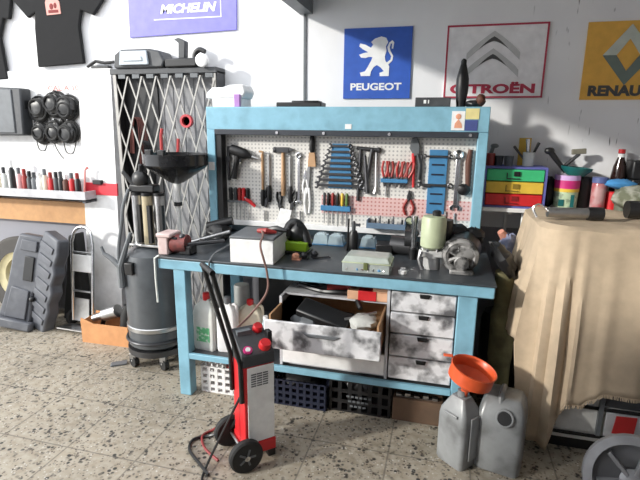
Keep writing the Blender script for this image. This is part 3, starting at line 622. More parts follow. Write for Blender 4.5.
# row of screwdrivers left
for i, (x, hm, lab) in enumerate(((.150, BLACK, 'black handled screwdriver at left end of row below power drill'), (.187, DGREY, 'dark grey handled screwdriver second in row below power drill'), (.218, REDDK, 'dark red handled screwdriver third in row below power drill'), (.247, RED, 'bright red handled screwdriver fourth in row below power drill'), (.277, BLACK, 'black handled screwdriver at right end of row below power drill'))):
    screwdriver(lab, x, 1.115, .095, .13+.012*(i % 3), hm, 0, 'screwdrivers below the power drill', .015)
single('tool_rail', MB().box(.13, .30, .672, .70, 1.108, 1.122), MGREY, 'grey holder rail for the screwdrivers below power drill', 'rack')
t = thing('utility_knife', 'red handled knife hung aslant beside the left screwdrivers', 'knife', (.31, PY, 1.12))
part('handle', MB().tube([(.265, PY-.01, 1.135), (.30, PY-.01, 1.115), (.335, PY-.01, 1.085)], [.012, .013, .009], 10), RED, t, world=True)
part('blade', MB().prism([(.265, 1.145), (.275, 1.13), (.235, 1.155)], PY-.012, PY-.008), STEEL, t, world=True)
for (x, z0, z1, m1, m2, lab) in ((.388, 1.09, 1.44, HANDLEWOOD, BLACK, 'long thin tool with brown shaft left of the hammer'), (.435, 1.12, 1.43, STEEL, BLACK, 'long pale steel rod tool left of the hammer'), (.585, 1.12, 1.42, STEEL, BLACK, 'long steel rod tool right of the hammer')):
    t = thing('pry_bar', lab, 'bar', (x, PY, z0))
    part('shaft', MB().cyl((0, 0, .10), (0, 0, z1-z0), .009), m1, t)
    part('grip', MB().lathe([(.010, 0), (.016, .02), (.017, .09), (.011, .115)], 12), m2, t)
    part('hook_end', MB().tube([(0, 0, z1-z0), (.004, 0, z1-z0+.015), (-.02, 0, z1-z0+.02)], .007, 8), m1, t)
t = thing('hammer', 'hammer with wooden handle and dark steel head on pegboard', 'hammer', (.535, PY, 1.17))
part('handle', MB().lathe([(.014, 0), (.016, .05), (.012, .18), (.011, .30)], 12), HANDLEWOOD, t)
part('head', MB().box(-.05, .045, -.014, .014, .285, .32).cyl((-.065, 0, .302), (-.045, 0, .302), .02).prism([(.045, .29), (.085, .305), (.045, .318)], -.012, .012), DSTEEL, t, .003)
for x, z, rot, s, lab in ((.415, 1.135, .2, 1, 'black pliers below pale rod tool'), (.51, 1.11, -.1, 1, 'small black pliers under the hammer handle'), (.60, 1.12, .25, 1, 'dark pincers hung right of the hammer handle')):
    pliers('pliers', lab, x, z, .085, BLACK, DSTEEL, rot+pi*0, 'small dark pliers under the hammer')
spanner('long chrome spanner hung right of the hammer', .645, 1.285, .34, .026, CHROME)
t = thing('hand_brush', 'black handled brush with tan bristles at top of pegboard', 'brush', (.735, PY, 1.37))
part('handle', MB().lathe([(.012, .09), (.020, .11), (.018, .17), (.014, .195), (.008, .205)], 12), BLACK, t)
part('bristles', MB().taper((0, 0, 0), .028, .012, .09, .018, .01), HANDLEWOOD, t)
pliers('long_nose_pliers', 'long white handled pliers hung below the brush', .69, 1.29, .10, WHITEPL, CHROME, pi, None)
t = thing('wire_stripper', 'pale steel shears hanging between brush and blue spanner rack', 'shears', (.705, PY, 1.05))
part('blades', MB().prism([(-.015, .18), (.012, .18), (.02, .33), (.0, .34)], -.005, .005), STEEL, t, .002)
part('handles', MB().tube([(-.01, 0, .18), (-.02, 0, .08), (-.01, 0, 0)], .008, 8).tube([(.01, 0, .18), (.018, 0, .08), (.012, 0, .01)], .008, 8), WHITEPL, t)
# blue spanner rack with horizontal spanners
t = thing('spanner_rack', 'blue tapered spanner rack full of horizontal spanners', 'rack', (.925, .69, 1.25))
part('rack_plate', MB().prism([(.845, 1.235), (1.005, 1.235), (.985, 1.52), (.868, 1.52)], .685, .70), RACKBLUE, t, .003, True)
nth = ['topmost', 'second', 'third', 'fourth', 'fifth', 'sixth', 'seventh', 'lowest']
for k in range(8):
    z = 1.505-.036*k; L = .15+.026*k
    spanner(('%s horizontal spanner, the shortest, on the blue tapered rack' % nth[k]) if k == 0 else ('%s horizontal spanner, the longest, on the blue tapered rack' % nth[k]) if k == 7 else ('%s horizontal spanner from the top on the blue tapered rack' % nth[k]),
            .925, z, L, .020+.001*k, DSTEEL, pi/2, 'spanners on the blue tapered rack').location.y = .678
# blue screwdriver rack
t = thing('screwdriver_rack', 'small blue screwdriver rack below the blue spanner rack', 'rack', (.90, .69, 1.09))
part('rack_bar', MB().box(.80, 1.0, .668, .70, 1.085, 1.12), RACKBLUE, t, .003, True)
for i, (x, hm, lab) in enumerate(((.825, DGREY, 'grey handled'), (.852, BLACK, 'black handled'), (.882, REDDK, 'dark red handled'), (.915, BLACK, 'second black handled'), (.945, YELLOW, 'yellow handled'), (.975, mat('moss green grip', (.12, .2, .05), .5), 'green handled'))):
    screwdriver(lab+' screwdriver in the small blue rack', x, 1.12, .085, .12+.03*(i % 2), hm, 0, 'screwdrivers in the small blue rack', .011).location.y = .675
# pullers
t = thing('t_bar_puller', 'dark crossbar puller with hanging legs right of spanner rack', 'puller', (1.10, PY, 1.18))
part('crossbar', MB().cyl((1.03, PY, 1.495), (1.175, PY, 1.485), .012).ell((1.17, PY, 1.485), .018, .012, .018), DSTEEL, t, world=True)
part('puller_leg', MB().cyl((1.055, PY, 1.49), (1.045, PY, 1.16), .011), DSTEEL, t, world=True)
part('puller_leg', MB().cyl((1.13, PY-.005, 1.49), (1.09, PY-.005, 1.22), .013), DSTEEL, t, world=True)
single('angle_wrench', MB().tube([(1.155, PY, 1.47), (1.16, PY, 1.25), (1.155, PY, 1.215)], [.006, .006, .016], 8), STEEL, 'thin steel rod with knob end beside the crossbar puller', 'tool')
single('socket_bar', MB().tube([(1.085, PY-.012, 1.45), (1.11, PY-.012, 1.21)], [.01, .015], 8), DSTEEL, 'dark bar hung aslant between the puller legs', 'bar')
# pliers rack
t = thing('pliers_rack', 'narrow blue bar rack holding red handled pliers', 'rack', (1.28, .69, 1.29))
part('rack_bar', MB().box(1.19, 1.36, .672, .70, 1.285, 1.31), RACKBLUE, t, .003, True)
for i, (x, rot, lab) in enumerate(((1.215, 0, 'red handled pliers at left end of the blue bar rack'), (1.25, 0, 'red handled pliers second in the blue bar rack'), (1.30, .10, 'red handled pliers in middle of the blue bar rack'), (1.328, .16, 'red handled pliers fourth in the blue bar rack'), (1.355, .30, 'red handled pliers at right end of the blue bar rack, most tilted'))):
    pliers('pliers', lab, x, 1.315, .105, REDDK if i % 2 else mat('red grip', (.42, .025, .02), .4), DSTEEL, rot, 'red handled pliers in the blue bar rack').location.y = .68
t = thing('pipe_pliers', 'large slip joint pliers with red and grey handles near board top', 'pliers', (1.39, PY, 1.28))
part('jaw_head', MB().prism([(1.36, 1.50), (1.37, 1.56), (1.40, 1.575), (1.42, 1.53), (1.425, 1.47), (1.39, 1.45)], PY-.01, PY+.01), MGREY, t, .004, True)
part('red_handle', MB().tube([(1.385, PY, 1.47), (1.39, PY, 1.40), (1.395, PY, 1.26)], [.012, .010, .008], 8), RED, t, world=True)
part('grey_handle', MB().tube([(1.41, PY, 1.47), (1.43, PY, 1.40), (1.425, PY, 1.31)], [.012, .014, .012], 8), DGREY, t, world=True)
single('hook_bar', MB().tube(spline([(1.435, PY, 1.46), (1.438, PY, 1.32), (1.45, PY, 1.275), (1.50, PY-.01, 1.27)]), .006, 8), DSTEEL, 'thin black hook bar beside the slip joint pliers', 'hook')
t = thing('spanner_rack', 'tall narrow blue rack with two horizontal spanners', 'rack', (1.53, .69, 1.10))
part('rack_plate', MB().box(1.482, 1.592, .685, .70, 1.10, 1.495), RACKBLUE, t, .003, True)
for z in (1.16, 1.22, 1.34, 1.40): part('slot', MB().box(1.50, 1.575, .682, .685, z, z+.01), DKBLUE, t, world=True)
spanner('upper dark horizontal spanner on the tall narrow blue rack', 1.535, 1.455, .17, .018, DSTEEL, pi/2).location.y = .676
spanner('lower dark horizontal spanner on the tall narrow blue rack', 1.525, 1.28, .21, .022, DSTEEL, pi/2).location.y = .676
spanner('big chrome spanner hung at right side of the pegboard', 1.655, 1.31, .36, .036, CHROME)
t = thing('strap_wrench', 'dark brown grip wrench at right end of the pegboard', 'wrench', (1.72, PY, 1.24))
part('grip', MB().tube([(1.722, PY, 1.50), (1.715, PY, 1.42), (1.722, PY, 1.28)], [.014, .02, .016], 10), AMBER, t, world=True)
part('wrench_head', MB().ell((1.70, PY-.01, 1.26), .04, .02, .035, wob=.1), BLACK, t, world=True)
pliers('pincers', 'red handled pincers hung upside down on pink board', 1.372, 1.185, .10, REDDK, DSTEEL, pi, None, 1.8)
t = thing('pressure_gauge', 'small round dark gauge hung below the red pincers', 'gauge', (1.385, .68, 1.03))
part('gauge_case', MB().cyl((1.385, .695, 1.05), (1.385, .655, 1.05), .028, n=20), DSTEEL, t, world=True)
part('gauge_face', MB().cyl((1.385, .655, 1.05), (1.385, .653, 1.05), .022, n=20), RESERVOIR, t, world=True)
t = thing('bit_tray', 'blue grey metal tray of bits fixed on pegboard', 'tray', (1.24, .66, 1.0))
part('tray_body', MB().box(1.12, 1.365, .60, .70, 1.0, 1.008).box(1.12, 1.365, .60, .606, 1.008, 1.035).box(1.12, 1.126, .606, .70, 1.008, 1.05).box(1.359, 1.365, .606, .70, 1.008, 1.05), mat('slate blue tray', (.13, .2, .29), .5), t, world=True)
for i in range(8):
    x = 1.145+.028*i; h = .03+.02*((i*7) % 3)
    single('tool_bit', MB().cyl((x, .645, 1.008), (x, .645, 1.008+h), .008, .006, 10), [STEEL, BLACK, CHROME][i % 3], ['steel bit at left end of the blue grey tray', 'black bit second from left in the blue grey tray', 'bright bit third from left in the blue grey tray', 'steel bit fourth from left in the blue grey tray', 'black bit fifth from left in the blue grey tray', 'bright bit third from right in the blue grey tray', 'steel bit second from right in the blue grey tray', 'black bit at right end of the blue grey tray'][i], 'bit', 'bits in the blue grey tray')
single('paper_note', MB().prism([(.485, .985), (.575, .975), (.60, 1.075), (.52, 1.085)], .672, .674), PAPER, 'tilted white paper note hanging at pegboard bottom', 'paper')
for x, z, L, lab in ((1.60, 1.12, .09, 'thin steel pick left of two under the right spanner'), (1.655, 1.11, .07, 'thin steel pick right of two under the big spanner')):
    single('steel_pick', MB().tube([(x, PY, z), (x, PY, z-L), (x+.006, PY, z-L-.015)], .005, 6), STEEL, lab, 'pick')
for i, (x, z, L, lab) in enumerate(((1.225, 1.285, .09, 'thin rod under the left pliers'), (.40, 1.06, .10, 'short rod hung below the brown shaft tool'), (.655, 1.07, .09, 'chrome socket bar hung left of screwdriver rack'))):
    single('steel_rod', MB().cyl((x, PY, z), (x, PY, z-L), .006), STEEL, lab, 'rod')

# ------------------------------------------------------------------ on top of the tool board
t = thing('cloth_bundle', 'folded white cloth bundle at left end of tool board top', 'cloth', (.13, .72, 1.745))
part('upper_fold', MB().prism([(.0, 1.80), (.27, 1.80), (.29, 1.84), (.27, 1.89), (.17, 1.885), (.12, 1.87), (.05, 1.87), (.01, 1.84)], .66, .82), PAPER, t, .012, True)
part('lower_box', MB().box(.05, .26, .66, .82, 1.745, 1.80), WHITE, t, .004, True)
single('purple_packet', MB().box(.215, .255, .64, .66, 1.745, 1.825), mat('purple packet', (.4, .2, .5), .5), 'small purple packet in front of white bundle', 'packet', bevel=.003)
single('flat_black_case', MB().box(.50, .80, .66, .78, 1.745, 1.775).box(.60, .78, .67, .77, 1.775, 1.785), BLACK, 'long flat black case lying on tool board top', 'case', bevel=.005)
t = thing('black_box', 'low dark box on right half of tool board top', 'box', (1.48, .72, 1.745))
part('box_body', MB().box(1.38, 1.585, .66, .80, 1.745, 1.80), DGREY, t, .004, True)
part('box_label', MB().box(1.43, 1.445, .657, .66, 1.765, 1.785).box(1.455, 1.462, .657, .66, 1.765, 1.785), WHITEPL, t, world=True)
t = thing('spray_bottle', 'tall black bottle with tapered shoulders on tool board top', 'bottle', (1.645, .72, 1.745))
part('bottle_body', MB().lathe([(.026, 0), (.028, .02), (.036, .10), (.036, .16), (.024, .215), (.015, .25)], 20), BLACK, t)
part('bottle_cap', MB().lathe([(.016, .245), (.016, .265), (.006, .275)], 14), BLACK, t)
t = thing('leather_glove', 'brown and black work glove at right end of tool board top', 'glove', (1.74, .72, 1.745))
part('glove_palm', MB().ell((1.72, .72, 1.765), .06, .05, .022, wob=.08), BLACK, t, world=True)
part('glove_cuff', MB().ell((1.755, .70, 1.785), .028, .04, .035, wob=.1), AMBER, t, world=True)

# ------------------------------------------------------------------ on the bench top
t = thing('bench_vice', 'pinkish bench vice clamped on left end of the bench', 'vice', (.08, .1, .88))
part('fixed_jaw', MB().box(-.015, .05, .03, .14, .88, 1.005).box(-.02, .075, .02, .15, .985, 1.01), PINK, t, .008, True)
part('screw_housing', MB().cyl((.05, .09, .94), (.14, .10, .94), .055, n=20), mat('rusty red casting', (.22, .05, .045), .5, 0, .8, (.03, .02, .02), 14, .45, .65), t, world=True)
part('sliding_jaw', MB().box(.10, .18, .06, .14, .88, .935).box(.06, .10, .05, .13, .90, .985), BLACK, t, .008, True)
part('screw_bar', MB().cyl((.14, .1, .935), (.32, .22, .945), .012).ell((.12, .08, .985), .02, .02, .02), DSTEEL, t, world=True)
single('white_strap', MB().tube([(.01, .0, .885), (-.012, -.012, .87), (-.014, -.012, .74), (-.01, -.012, .60)], .007, 6), NATURALPL, 'pale thin strap hanging from the vice over bench corner', 'strap')
t = thing('air_ratchet', 'black air tool with silver bar behind the white charger box', 'tool', (.2, .42, .88))
part('tool_body', MB().ell((.17, .44, .945), .09, .07, .06, wob=.12).cyl((.10, .43, .98), (.26, .47, 1.02), .028).box(.10, .16, .38, .48, .88, .93), BLACK, t, .004, True)
part('silver_bar', MB().cyl((.03, .22, .90), (.29, .36, .97), .012).box(.13, .16, .26, .30, .90, .935), STEEL, t, world=True)
single('thin_cable', MB().tube(spline([(.31, .30, .90), (.32, .10, .90), (.335, .0, .885), (.335, -.012, .86), (.325, -.015, .78), (.30, -.012, .70)]), .006, 6), MGREY, 'thin grey cable hanging over bench front left of white box', 'cable')
t = thing('charger_box', 'plain white box shaped charger with grey lid on bench', 'box', (.575, .15, .88), .06)
part('box_body', MB().box(-.125, .125, -.14, .14, 0, .135), WHITEPL, t, .004)
part('grey_lid', MB().box(-.128, .128, -.14, .145, .135, .15), MGREY, t, .004)
t = thing('jump_clamps', 'pair of red and black clamps lying on the white charger box', 'clamp', (.63, .15, 1.03))
part('red_clamp', MB().tube([(.58, .12, 1.045), (.64, .10, 1.05), (.69, .12, 1.042)], [.012, .018, .008], 8), REDDK, t, world=True)
part('black_clamp', MB().tube([(.62, .18, 1.045), (.68, .16, 1.055), (.74, .16, 1.045)], [.013, .018, .01], 8), BLACK, t, world=True)
single('charger_cable', MB().tube(spline([(.60, .12, 1.05), (.645, .03, 1.04), (.665, -.06, 1.0), (.70, -.06, .86), (.70, -.07, .75), (.63, -.13, .64), (.60, -.25, .60), (.62, -.33, .56)]), .006, 6), mat('brown cable', (.22, .12, .1), .6), 'brown cable running from white box down to red trolley', 'cable')
t = thing('green_tool_case', 'bright lime green open box on bench beside white box', 'box', (.745, .32, .88))
part('box_body', MB().taper((0, 0, .02), .075, .05, .055, .085, .06), LIME, t, .005)
part('dark_base', MB().box(-.085, .085, -.065, .065, 0, .02), BLACK, t, .004)
single('angle_grinder', MB().tube(spline([(.685, .30, .975), (.70, .34, 1.04), (.74, .35, 1.05), (.79, .34, .99), (.82, .30, .93)]), [.03]*33, 10).ell((.74, .335, .985), .065, .045, .07, wob=.14), BLACK, 'black bulky tool resting on the lime green box', 'tool')
for i, (x, y, m_, lab) in enumerate(((.79, .16, SKIN, 'small orange fitting on bench front of green box'), (.83, .19, BLACK, 'black small part beside the orange fitting on bench'), (.88, .24, DSTEEL, 'dark small steel part on bench before blister packs'))):
    single('small_part', MB().ell((x, y, .9), .022, .02, .02, wob=.15).box(x-.02, x+.03, y-.012, y+.012, .88, .89), m_, lab, 'part')
single('hex_key', MB().tube([(.88, .20, .885), (.96, .27, .885), (.97, .25, .885)], .004, 6), DSTEEL, 'thin hex key lying on bench top near the front middle', 'tool')
for i, (x, lab) in enumerate(((.83, 'clear bluish blister pack at left of bench back'), (.93, 'clear bluish blister pack in middle of bench back'), (1.14, 'clear bluish blister pack right of the black aerosol'))):
    t = thing('blister_pack', lab, 'packaging', (x, .60, .88), 0, 'clear blister packs at bench back')
    part('dome', MB().taper((0, 0, .006), .05, .045, .055, .04, .035).taper((0, 0, .061), .03, .028, .012, .02, .018), CLEARBLUE, t)
    part('base_card', MB().box(-.055, .055, -.055, .055, -.0, .006), RACKBLUE, t)
t = thing('aerosol_can', 'black aerosol can with grey nozzle on bench middle', 'can', (1.065, .47, .88))
part('can_body', MB().lathe([(.03, 0), (.031, .10), (.02, .125)], 18), BLACK, t)
part('nozzle', MB().lathe([(.012, .125), (.012, .17), (.007, .185)], 12).box(-.006, .04, -.008, .008, .155, .17), DGREY, t)
single('spray_lance', MB().cyl((1.03, .46, .88), (1.035, .46, 1.08), .006), BLACK, 'thin black lance standing left of the aerosol can', 'tube')
t = thing('parts_organiser', 'clear plastic organiser box of small parts at bench front', 'organiser box', (1.22, .09, .88))
part('tray', MB().box(-.125, .125, -.085, .085, 0, .055), CLEAR, t, .006)
part('lid', MB().taper((0, 0, .057), .125, .085, .028, .11, .07), CLEAR, t, .005)
part('latch', MB().box(-.012, .012, -.093, -.085, .02, .06), mat('olive latch', (.12, .14, .05), .5), t, .003)
part('rim', MB().box(-.128, .128, -.088, .088, .052, .058), RESERVOIR, t, .002)
cc = [STEEL, REDDK, RACKBLUE, AMBER, WHITEPL, DGREY, RACKBLUE, STEEL]
for i in range(8):
    x = -.10+.028*i
    part('compartment_fill', MB().ell((x, -.075, .02), .014, .012, .013, 8, 6, wob=.2), cc[i], t)
t = thing('starter_motor', 'dark round motor behind organiser box on bench', 'motor', (1.36, .47, .88))
part('motor_body', MB().cyl((1.30, .48, .935), (1.42, .46, .935), .055).cyl((1.38, .44, .985), (1.42, .44, .985), .05, n=14), DSTEEL, t, world=True)
part('motor_nose', MB().cyl((1.42, .46, .935), (1.46, .455, .935), .03).ell((1.43, .45, 1.02), .03, .03, .03), BLACK, t, world=True)
single('black_box', MB().box(1.21, 1.31, .42, .52, .88, .94), BLACK, 'low black box left of the dark round motor', 'box', bevel=.006)
t = thing('torch', 'silver tube torch standing upright beside the green reservoir', 'torch', (1.435, .38, .88))
part('tube', MB().lathe([(.016, .05), (.016, .21), (.021, .22), (.021, .255)], 16), CHROME, t)
part('base', MB().lathe([(.024, 0), (.026, .06), (.018, .07)], 16), BLACK, t)
t = thing('hydraulic_pump', 'electric pump with pale green reservoir and silver body', 'pump', (1.545, .22, .88))
part('pump_foot', MB().lathe([(.045, 0), (.045, .06), (.052, .065), (.052, .075)], 24), mat('alloy foot', (.55, .55, .54), .4, .25), t)
ALLOY = mat('bright cast alloy', (.62, .62, .61), .4, .25, .5, (.15, .15, .15), 20, .5, .7)
part('pump_flange', MB().box(-.062, .062, -.05, .05, .07, .105).cyl((-.07, -.03, .088), (-.05, -.03, .088), .02).cyl((.05, -.02, .088), (.075, -.02, .088), .02), ALLOY, t, .006)
mb = MB()
for k in range(6): mb.cyl((.05*math.cos(k*1.05), .05*math.sin(k*1.05), .10), (.05*math.cos(k*1.05), .05*math.sin(k*1.05), .135), .008, n=8)
part('flange_bolts', mb, CHROME, t)
part('reservoir', MB().lathe([(.055, .115), (.066, .125), (.066, .27), (.058, .285), (.02, .29)], 28), RESERVOIR, t)
part('reservoir_cap', MB().lathe([(.022, .285), (.024, .31), (.015, .318)], 14, at(.012, 0, 0)), BLACK, t)
part('rear_motor', MB().cyl((.05, .06, .12), (.05, .06, .26), .05), BLACK, t)
single('brake_caliper', MB().tube([(1.50, .13, .895), (1.48, .13, .95), (1.49, .14, .99)], [.012, .01, .014], 8), STEEL, 'small steel bracket standing left of the silver pump', 'part')
t = thing('alternator', 'grimy alternator with open steel end lying on bench right', 'alternator', (1.71, .2, .88))
part('housing', MB().cyl((1.69, .18, .975), (1.71, .34, .98), .095, n=24), DSTEEL, t, world=True)
part('front_ring', MB().ring((1.69, .17, .97), .075, .02, 'y', 24, 8).ell((1.72, .165, .99), .06, .02, .05, wob=.25).ell((1.65, .17, 1.02), .04, .02, .03, wob=.2), ALU, t, world=True)
mb = MB()
for k in range(7):
    a = k*2*pi/7; mb.cyl((1.69, .165, .97), (1.69+.075*math.cos(a), .165, .97+.075*math.sin(a)), .012, n=6)
part('spokes', mb, ALU, t, world=True)
part('pulley', MB().lathe([(.035, -.02), (.04, -.015), (.03, 0), (.04, .015), (.035, .02)], 18, at(1.70, .145, .94, rx=pi/2)), ALU, t, world=True)
part('mount_lug', MB().box(1.64, 1.76, .12, .19, .88, .905), ALU, t, .006, True)
single('wiring_loom', MB().ell((1.66, .36, 1.05), .085, .06, .055, wob=.15).ell((1.76, .36, 1.04), .06, .05, .05, wob=.15), BLACK, 'black bundled wiring heaped behind the alternator', 'cable')
single('plastic_plug', MB().lathe([(.022, 0), (.024, .015), (.012, .022), (.012, .03)], 12, at(1.405, .07, .88)), WHITEPL, 'small white cap on bench front left of the pump', 'cap')

# ------------------------------------------------------------------ bottles on the bottom shelf
def jug(name, label, x, y, w_, d_, h, m, capm, rz=0, lab=None):
    t = thing(name, label, 'bottle', (x, y, .275), rz)
    rings = []
    for z, s in ((0, .94), (.02, 1), (h*.66, 1), (h*.78, .86), (h*.86, .45), (h*.9, .3)): rings.append([(a*s, b*s, z) for a, b in rbox(w_, d_, 0, min(w_, d_)*.35)])
    part('bottle_body', loft(rings), m, t)
    part('bottle_handle', MB().tube(spline([(w_*.25, 0, h*.84), (w_*.85, 0, h*.86), (w_*.95, 0, h*.7), (w_*.8, 0, h*.55)]), .010, 8), m, t)
    part('cap', MB().lathe([(.022, h*.88), (.022, h), (.016, h*1.01)], 14), capm, t)
    if lab: part('label', MB().box(-w_*.6, w_*.6, -d_-.003, -d_+.001, h*.16, h*.42), lab, t)
    return t
jug('oil_jug', 'white jug with red cap and green label beside bench leg', .225, .14, .075, .05, .355, NATURALPL, RED, -.1, mat('green label', (.12, .45, .2), .5, 0, .7, (.7, .75, .7), 40, .5, .6))
jug('oil_jug', 'white jug with grey cap behind trolley handle on shelf', .36, .15, .06, .05, .34, WHITEPL, MGREY, .1)
jug('oil_jug', 'cream jug with red cap on shelf under bench', .465, .25, .08, .06, .30, CREAM, RED, .2)
t = thing('water_bottle', 'clear blue drinks bottle on shelf beside the drawer cabinet', 'bottle', (.60, .16, .275))
part('bottle_body', MB().lathe([(.036, 0), (.038, .12), (.036, .15), (.015, .21), (.013, .225)], 18), CLEARBLUE, t)
part('label', MB().shell([(.039, .05), (.039, .12)], 18), mat('blue white label', (.4, .6, .72), .5), t)
part('cap', MB().lathe([(.015, .222), (.015, .24)], 12), WHITEPL, t)
single('paint_tin', MB().lathe([(.05, 0), (.05, .35), (.045, .36)], 18, at(.37, .34, .275)), mat('dull grey tin', (.3, .31, .3), .5), 'dull grey tall tin behind the white jugs', 'tin')
single('red_case', MB().box(.50, .64, .02, .12, .275, .30), RED, 'flat red box on shelf before the clear bottle', 'box', bevel=.004)

# ------------------------------------------------------------------ crates below the shelf
def crate(label, x0, x1, y0, y1, h, m, rows, cols_, mark=None):
    t = thing('plastic_crate', label, 'crate', ((x0+x1)/2, (y0+y1)/2, 0)); tk = .008
    def lattice(p0, p1, n):
        mb = MB(); L = (Vector(p1)-Vector(p0)).length; dx, dy = (p1[0]-p0[0])/L, (p1[1]-p0[1])/L
        M = Matrix(((dx, -dy, 0, p0[0]), (dy, dx, 0, p0[1]), (0, 0, 1, 0), (0, 0, 0, 1)))
        for r in range(rows+1):
            z = h*r/rows; mb.box(0, L, -tk/2, tk/2, max(0, z-h*.055), min(h, z+h*.055), M)
        for k in range(n+1):
            x = L*k/n; mb.box(max(0, x-L/n*.2), min(L, x+L/n*.2), -tk/2-.001, tk/2+.001, 0, h, M)
        return mb
    part('front_wall', lattice((x0, y0), (x1, y0), cols_), m, t, world=True)
    part('back_wall', lattice((x0, y1), (x1, y1), cols_), m, t, world=True)
    part('side_wall', lattice((x0, y0), (x0, y1), 4), m, t, world=True)
    part('side_wall', lattice((x1, y0), (x1, y1), 4), m, t, world=True)
    part('crate_floor', MB().box(x0, x1, y0, y1, .0, .01), m, t, world=True)
    return t
crate('white perforated crate beside left bench leg', .20, .60, .085, .38, .175, WHITEPL, 4, 8)
crate('navy perforated crate behind the red trolley', .66, 1.0, .075, .40, .165, DKBLUE, 4, 8)
t = crate('black crate with pale worn lettering under bench middle', 1.02, 1.37, .105, .42, .20, BLACK, 3, 6)
mb = MB()
for r in range(3):
    for k in range(6-r): mb.box(1.12+.025*k+.01*r, 1.137+.025*k+.01*r, .094, .0965, .10-.03*r, .112-.03*r)
part('worn_marking', mb, MGREY, t, world=True)
single('rag', MB().ell((.44, .2, .14), .12, .10, .06, wob=.15), REDDK, 'dark red rag lying in the white crate', 'rag')
single('rag', MB().ell((.82, .24, .12), .12, .12, .06, wob=.15), BLACK, 'black rag heap in the navy crate', 'rag')
single('rag', MB().ell((1.2, .26, .14), .13, .12, .07, wob=.15), BLACK, 'black rag heap in the black crate', 'rag')
single('cardboard_box', MB().box(1.385, 1.66, .10, .36, 0, .14), BROWNCARD, 'dark brown cardboard box on floor under small drawers', 'box', bevel=.004)
mb = MB()
mb.box(1.40, 1.60, .12, .14, .14, .145)
for i in range(5): mb.box(1.40+.05*i, 1.43+.05*i, .119, .141, .14, .155+.008*(i % 2))
single('foil_pack', mb, STEEL, 'row of small silver blister strips on brown cardboard box', 'packaging')

# ------------------------------------------------------------------ red starter trolley
t = thing('battery_starter', 'red and white wheeled battery starter trolley on tiled floor', 'battery charger', (.738, -.375, 0), R(44))
part('body', MB().box(-.072, .082, -.078, .078, .055, .52), RED, t, .006)
part('white_panel', MB().box(-.056, .080, -.082, -.078, .115, .515), WHITEPL, t, .002)
mb = MB()
for r in range(6):
    for k in range(3): mb.box(-.038+.030*k, -.012+.030*k, -.0835, -.082, .415+.012*r, .421+.012*r)
part('vent_slots', mb, MGREY, t)
part('base_skirt', MB().box(-.075, .086, -.085, .082, .05, .11), RED, t, .004)
part('foot', MB().box(.05, .09, -.07, .07, 0, .05), BLACK, t, .004)
M = at(0, 0, .51, rx=R(-18))
top = part('control_panel', loft([[(-.075, -.082, .52), (.085, -.082, .52), (.085, .08, .52), (-.075, .08, .52)], [(-.075, -.078, .575), (.085, -.078, .575), (.085, .08, .66), (-.075, .08, .66)]]), DGREY, t, .004)
part('knob', MB().lathe([(.03, 0), (.03, .02), (.024, .032)], 16, at(.048, -.045, .592, rx=R(28))), RED, top)
part('knob', MB().lathe([(.026, 0), (.026, .02), (.02, .03)], 16, at(.05, .05, .643, rx=R(28))), RED, top)
part('button', MB().lathe([(.022, 0), (.022, .010)], 16, at(-.04, -.05, .589, rx=R(28))), MAGENTA, top)
part('red_button', MB().lathe([(.012, .010), (.012, .014)], 12, at(-.04, -.05, .589, rx=R(28))), WHITEPL, top)
part('gauge', MB().box(-.06, .01, .03, .06, .63, .655), MGREY, top)
part('clamp_post', MB().box(.075, .10, -.02, .02, .57, .65), BLACK, top, .004)
for s in (-1, 1):
    part('handle_tube', MB().tube([(-.082, s*.07, .34), (-.085, s*.07, .54), (-.20, s*.07, 1.0)], .011, 10), BLACK, t)
part('handle_grip', MB().cyl((-.20, -.08, 1.0), (-.20, .08, 1.0), .013), BLACK, t)
for s in (-1, 1):
    wv = part('wheel', MB().lathe([(.045, -.018), (.075, -.02), (.083, -.012), (.083, .012), (.075, .02), (.045, .018)], 32, at(-.085, s*.115, .083, rx=pi/2)), RUBBER, t)
    part('wheel_disc', MB().lathe([(.006, -.016), (.046, -.012), (.046, .012), (.006, .016)], 24, at(-.085, s*.115, .083, rx=pi/2)), DGREY, wv)
    mb = MB()
    for k in range(5):
        a = 2*pi*k/5; mb.box(.012, .044, -.003, .003, -.005, .005, at(-.085, s*.133, .083, ry=a))
    part('wheel_spokes', mb, MGREY, wv); part('hub_cap', MB().cyl((-.085, s*.127, .083), (-.085, s*.141, .083), .013), CHROME, wv)
part('axle', MB().cyl((-.085, -.12, .083), (-.085, .12, .083), .008), STEEL, t)
single('starter_cable', MB().tube(spline([(.67, -.38, .22), (.60, -.36, .10), (.47, -.33, .012), (.40, -.38, .01), (.42, -.46, .01), (.52, -.54, .01), (.60, -.60, .01)]), .008, 6), BLACK, 'black cable looping over floor left of the red trolley', 'cable')
single('starter_cable', MB().tube(spline([(.68, -.40, .27), (.58, -.30, .12), (.46, -.28, .012), (.43, -.34, .01), (.49, -.43, .012), (.60, -.50, .012)]), .007, 6), mat('dark red cable', (.25, .03, .03), .5), 'dark red cable looping over floor left of the red trolley', 'cable')
single('starter_cable', MB().tube(spline([(.70, -.42, .35), (.62, -.48, .16), (.565, -.56, .012), (.60, -.66, .01), (.68, -.70, .01)]), .006, 6), RUBBER, 'thin black cable dropping to floor beside trolley wheel', 'cable')

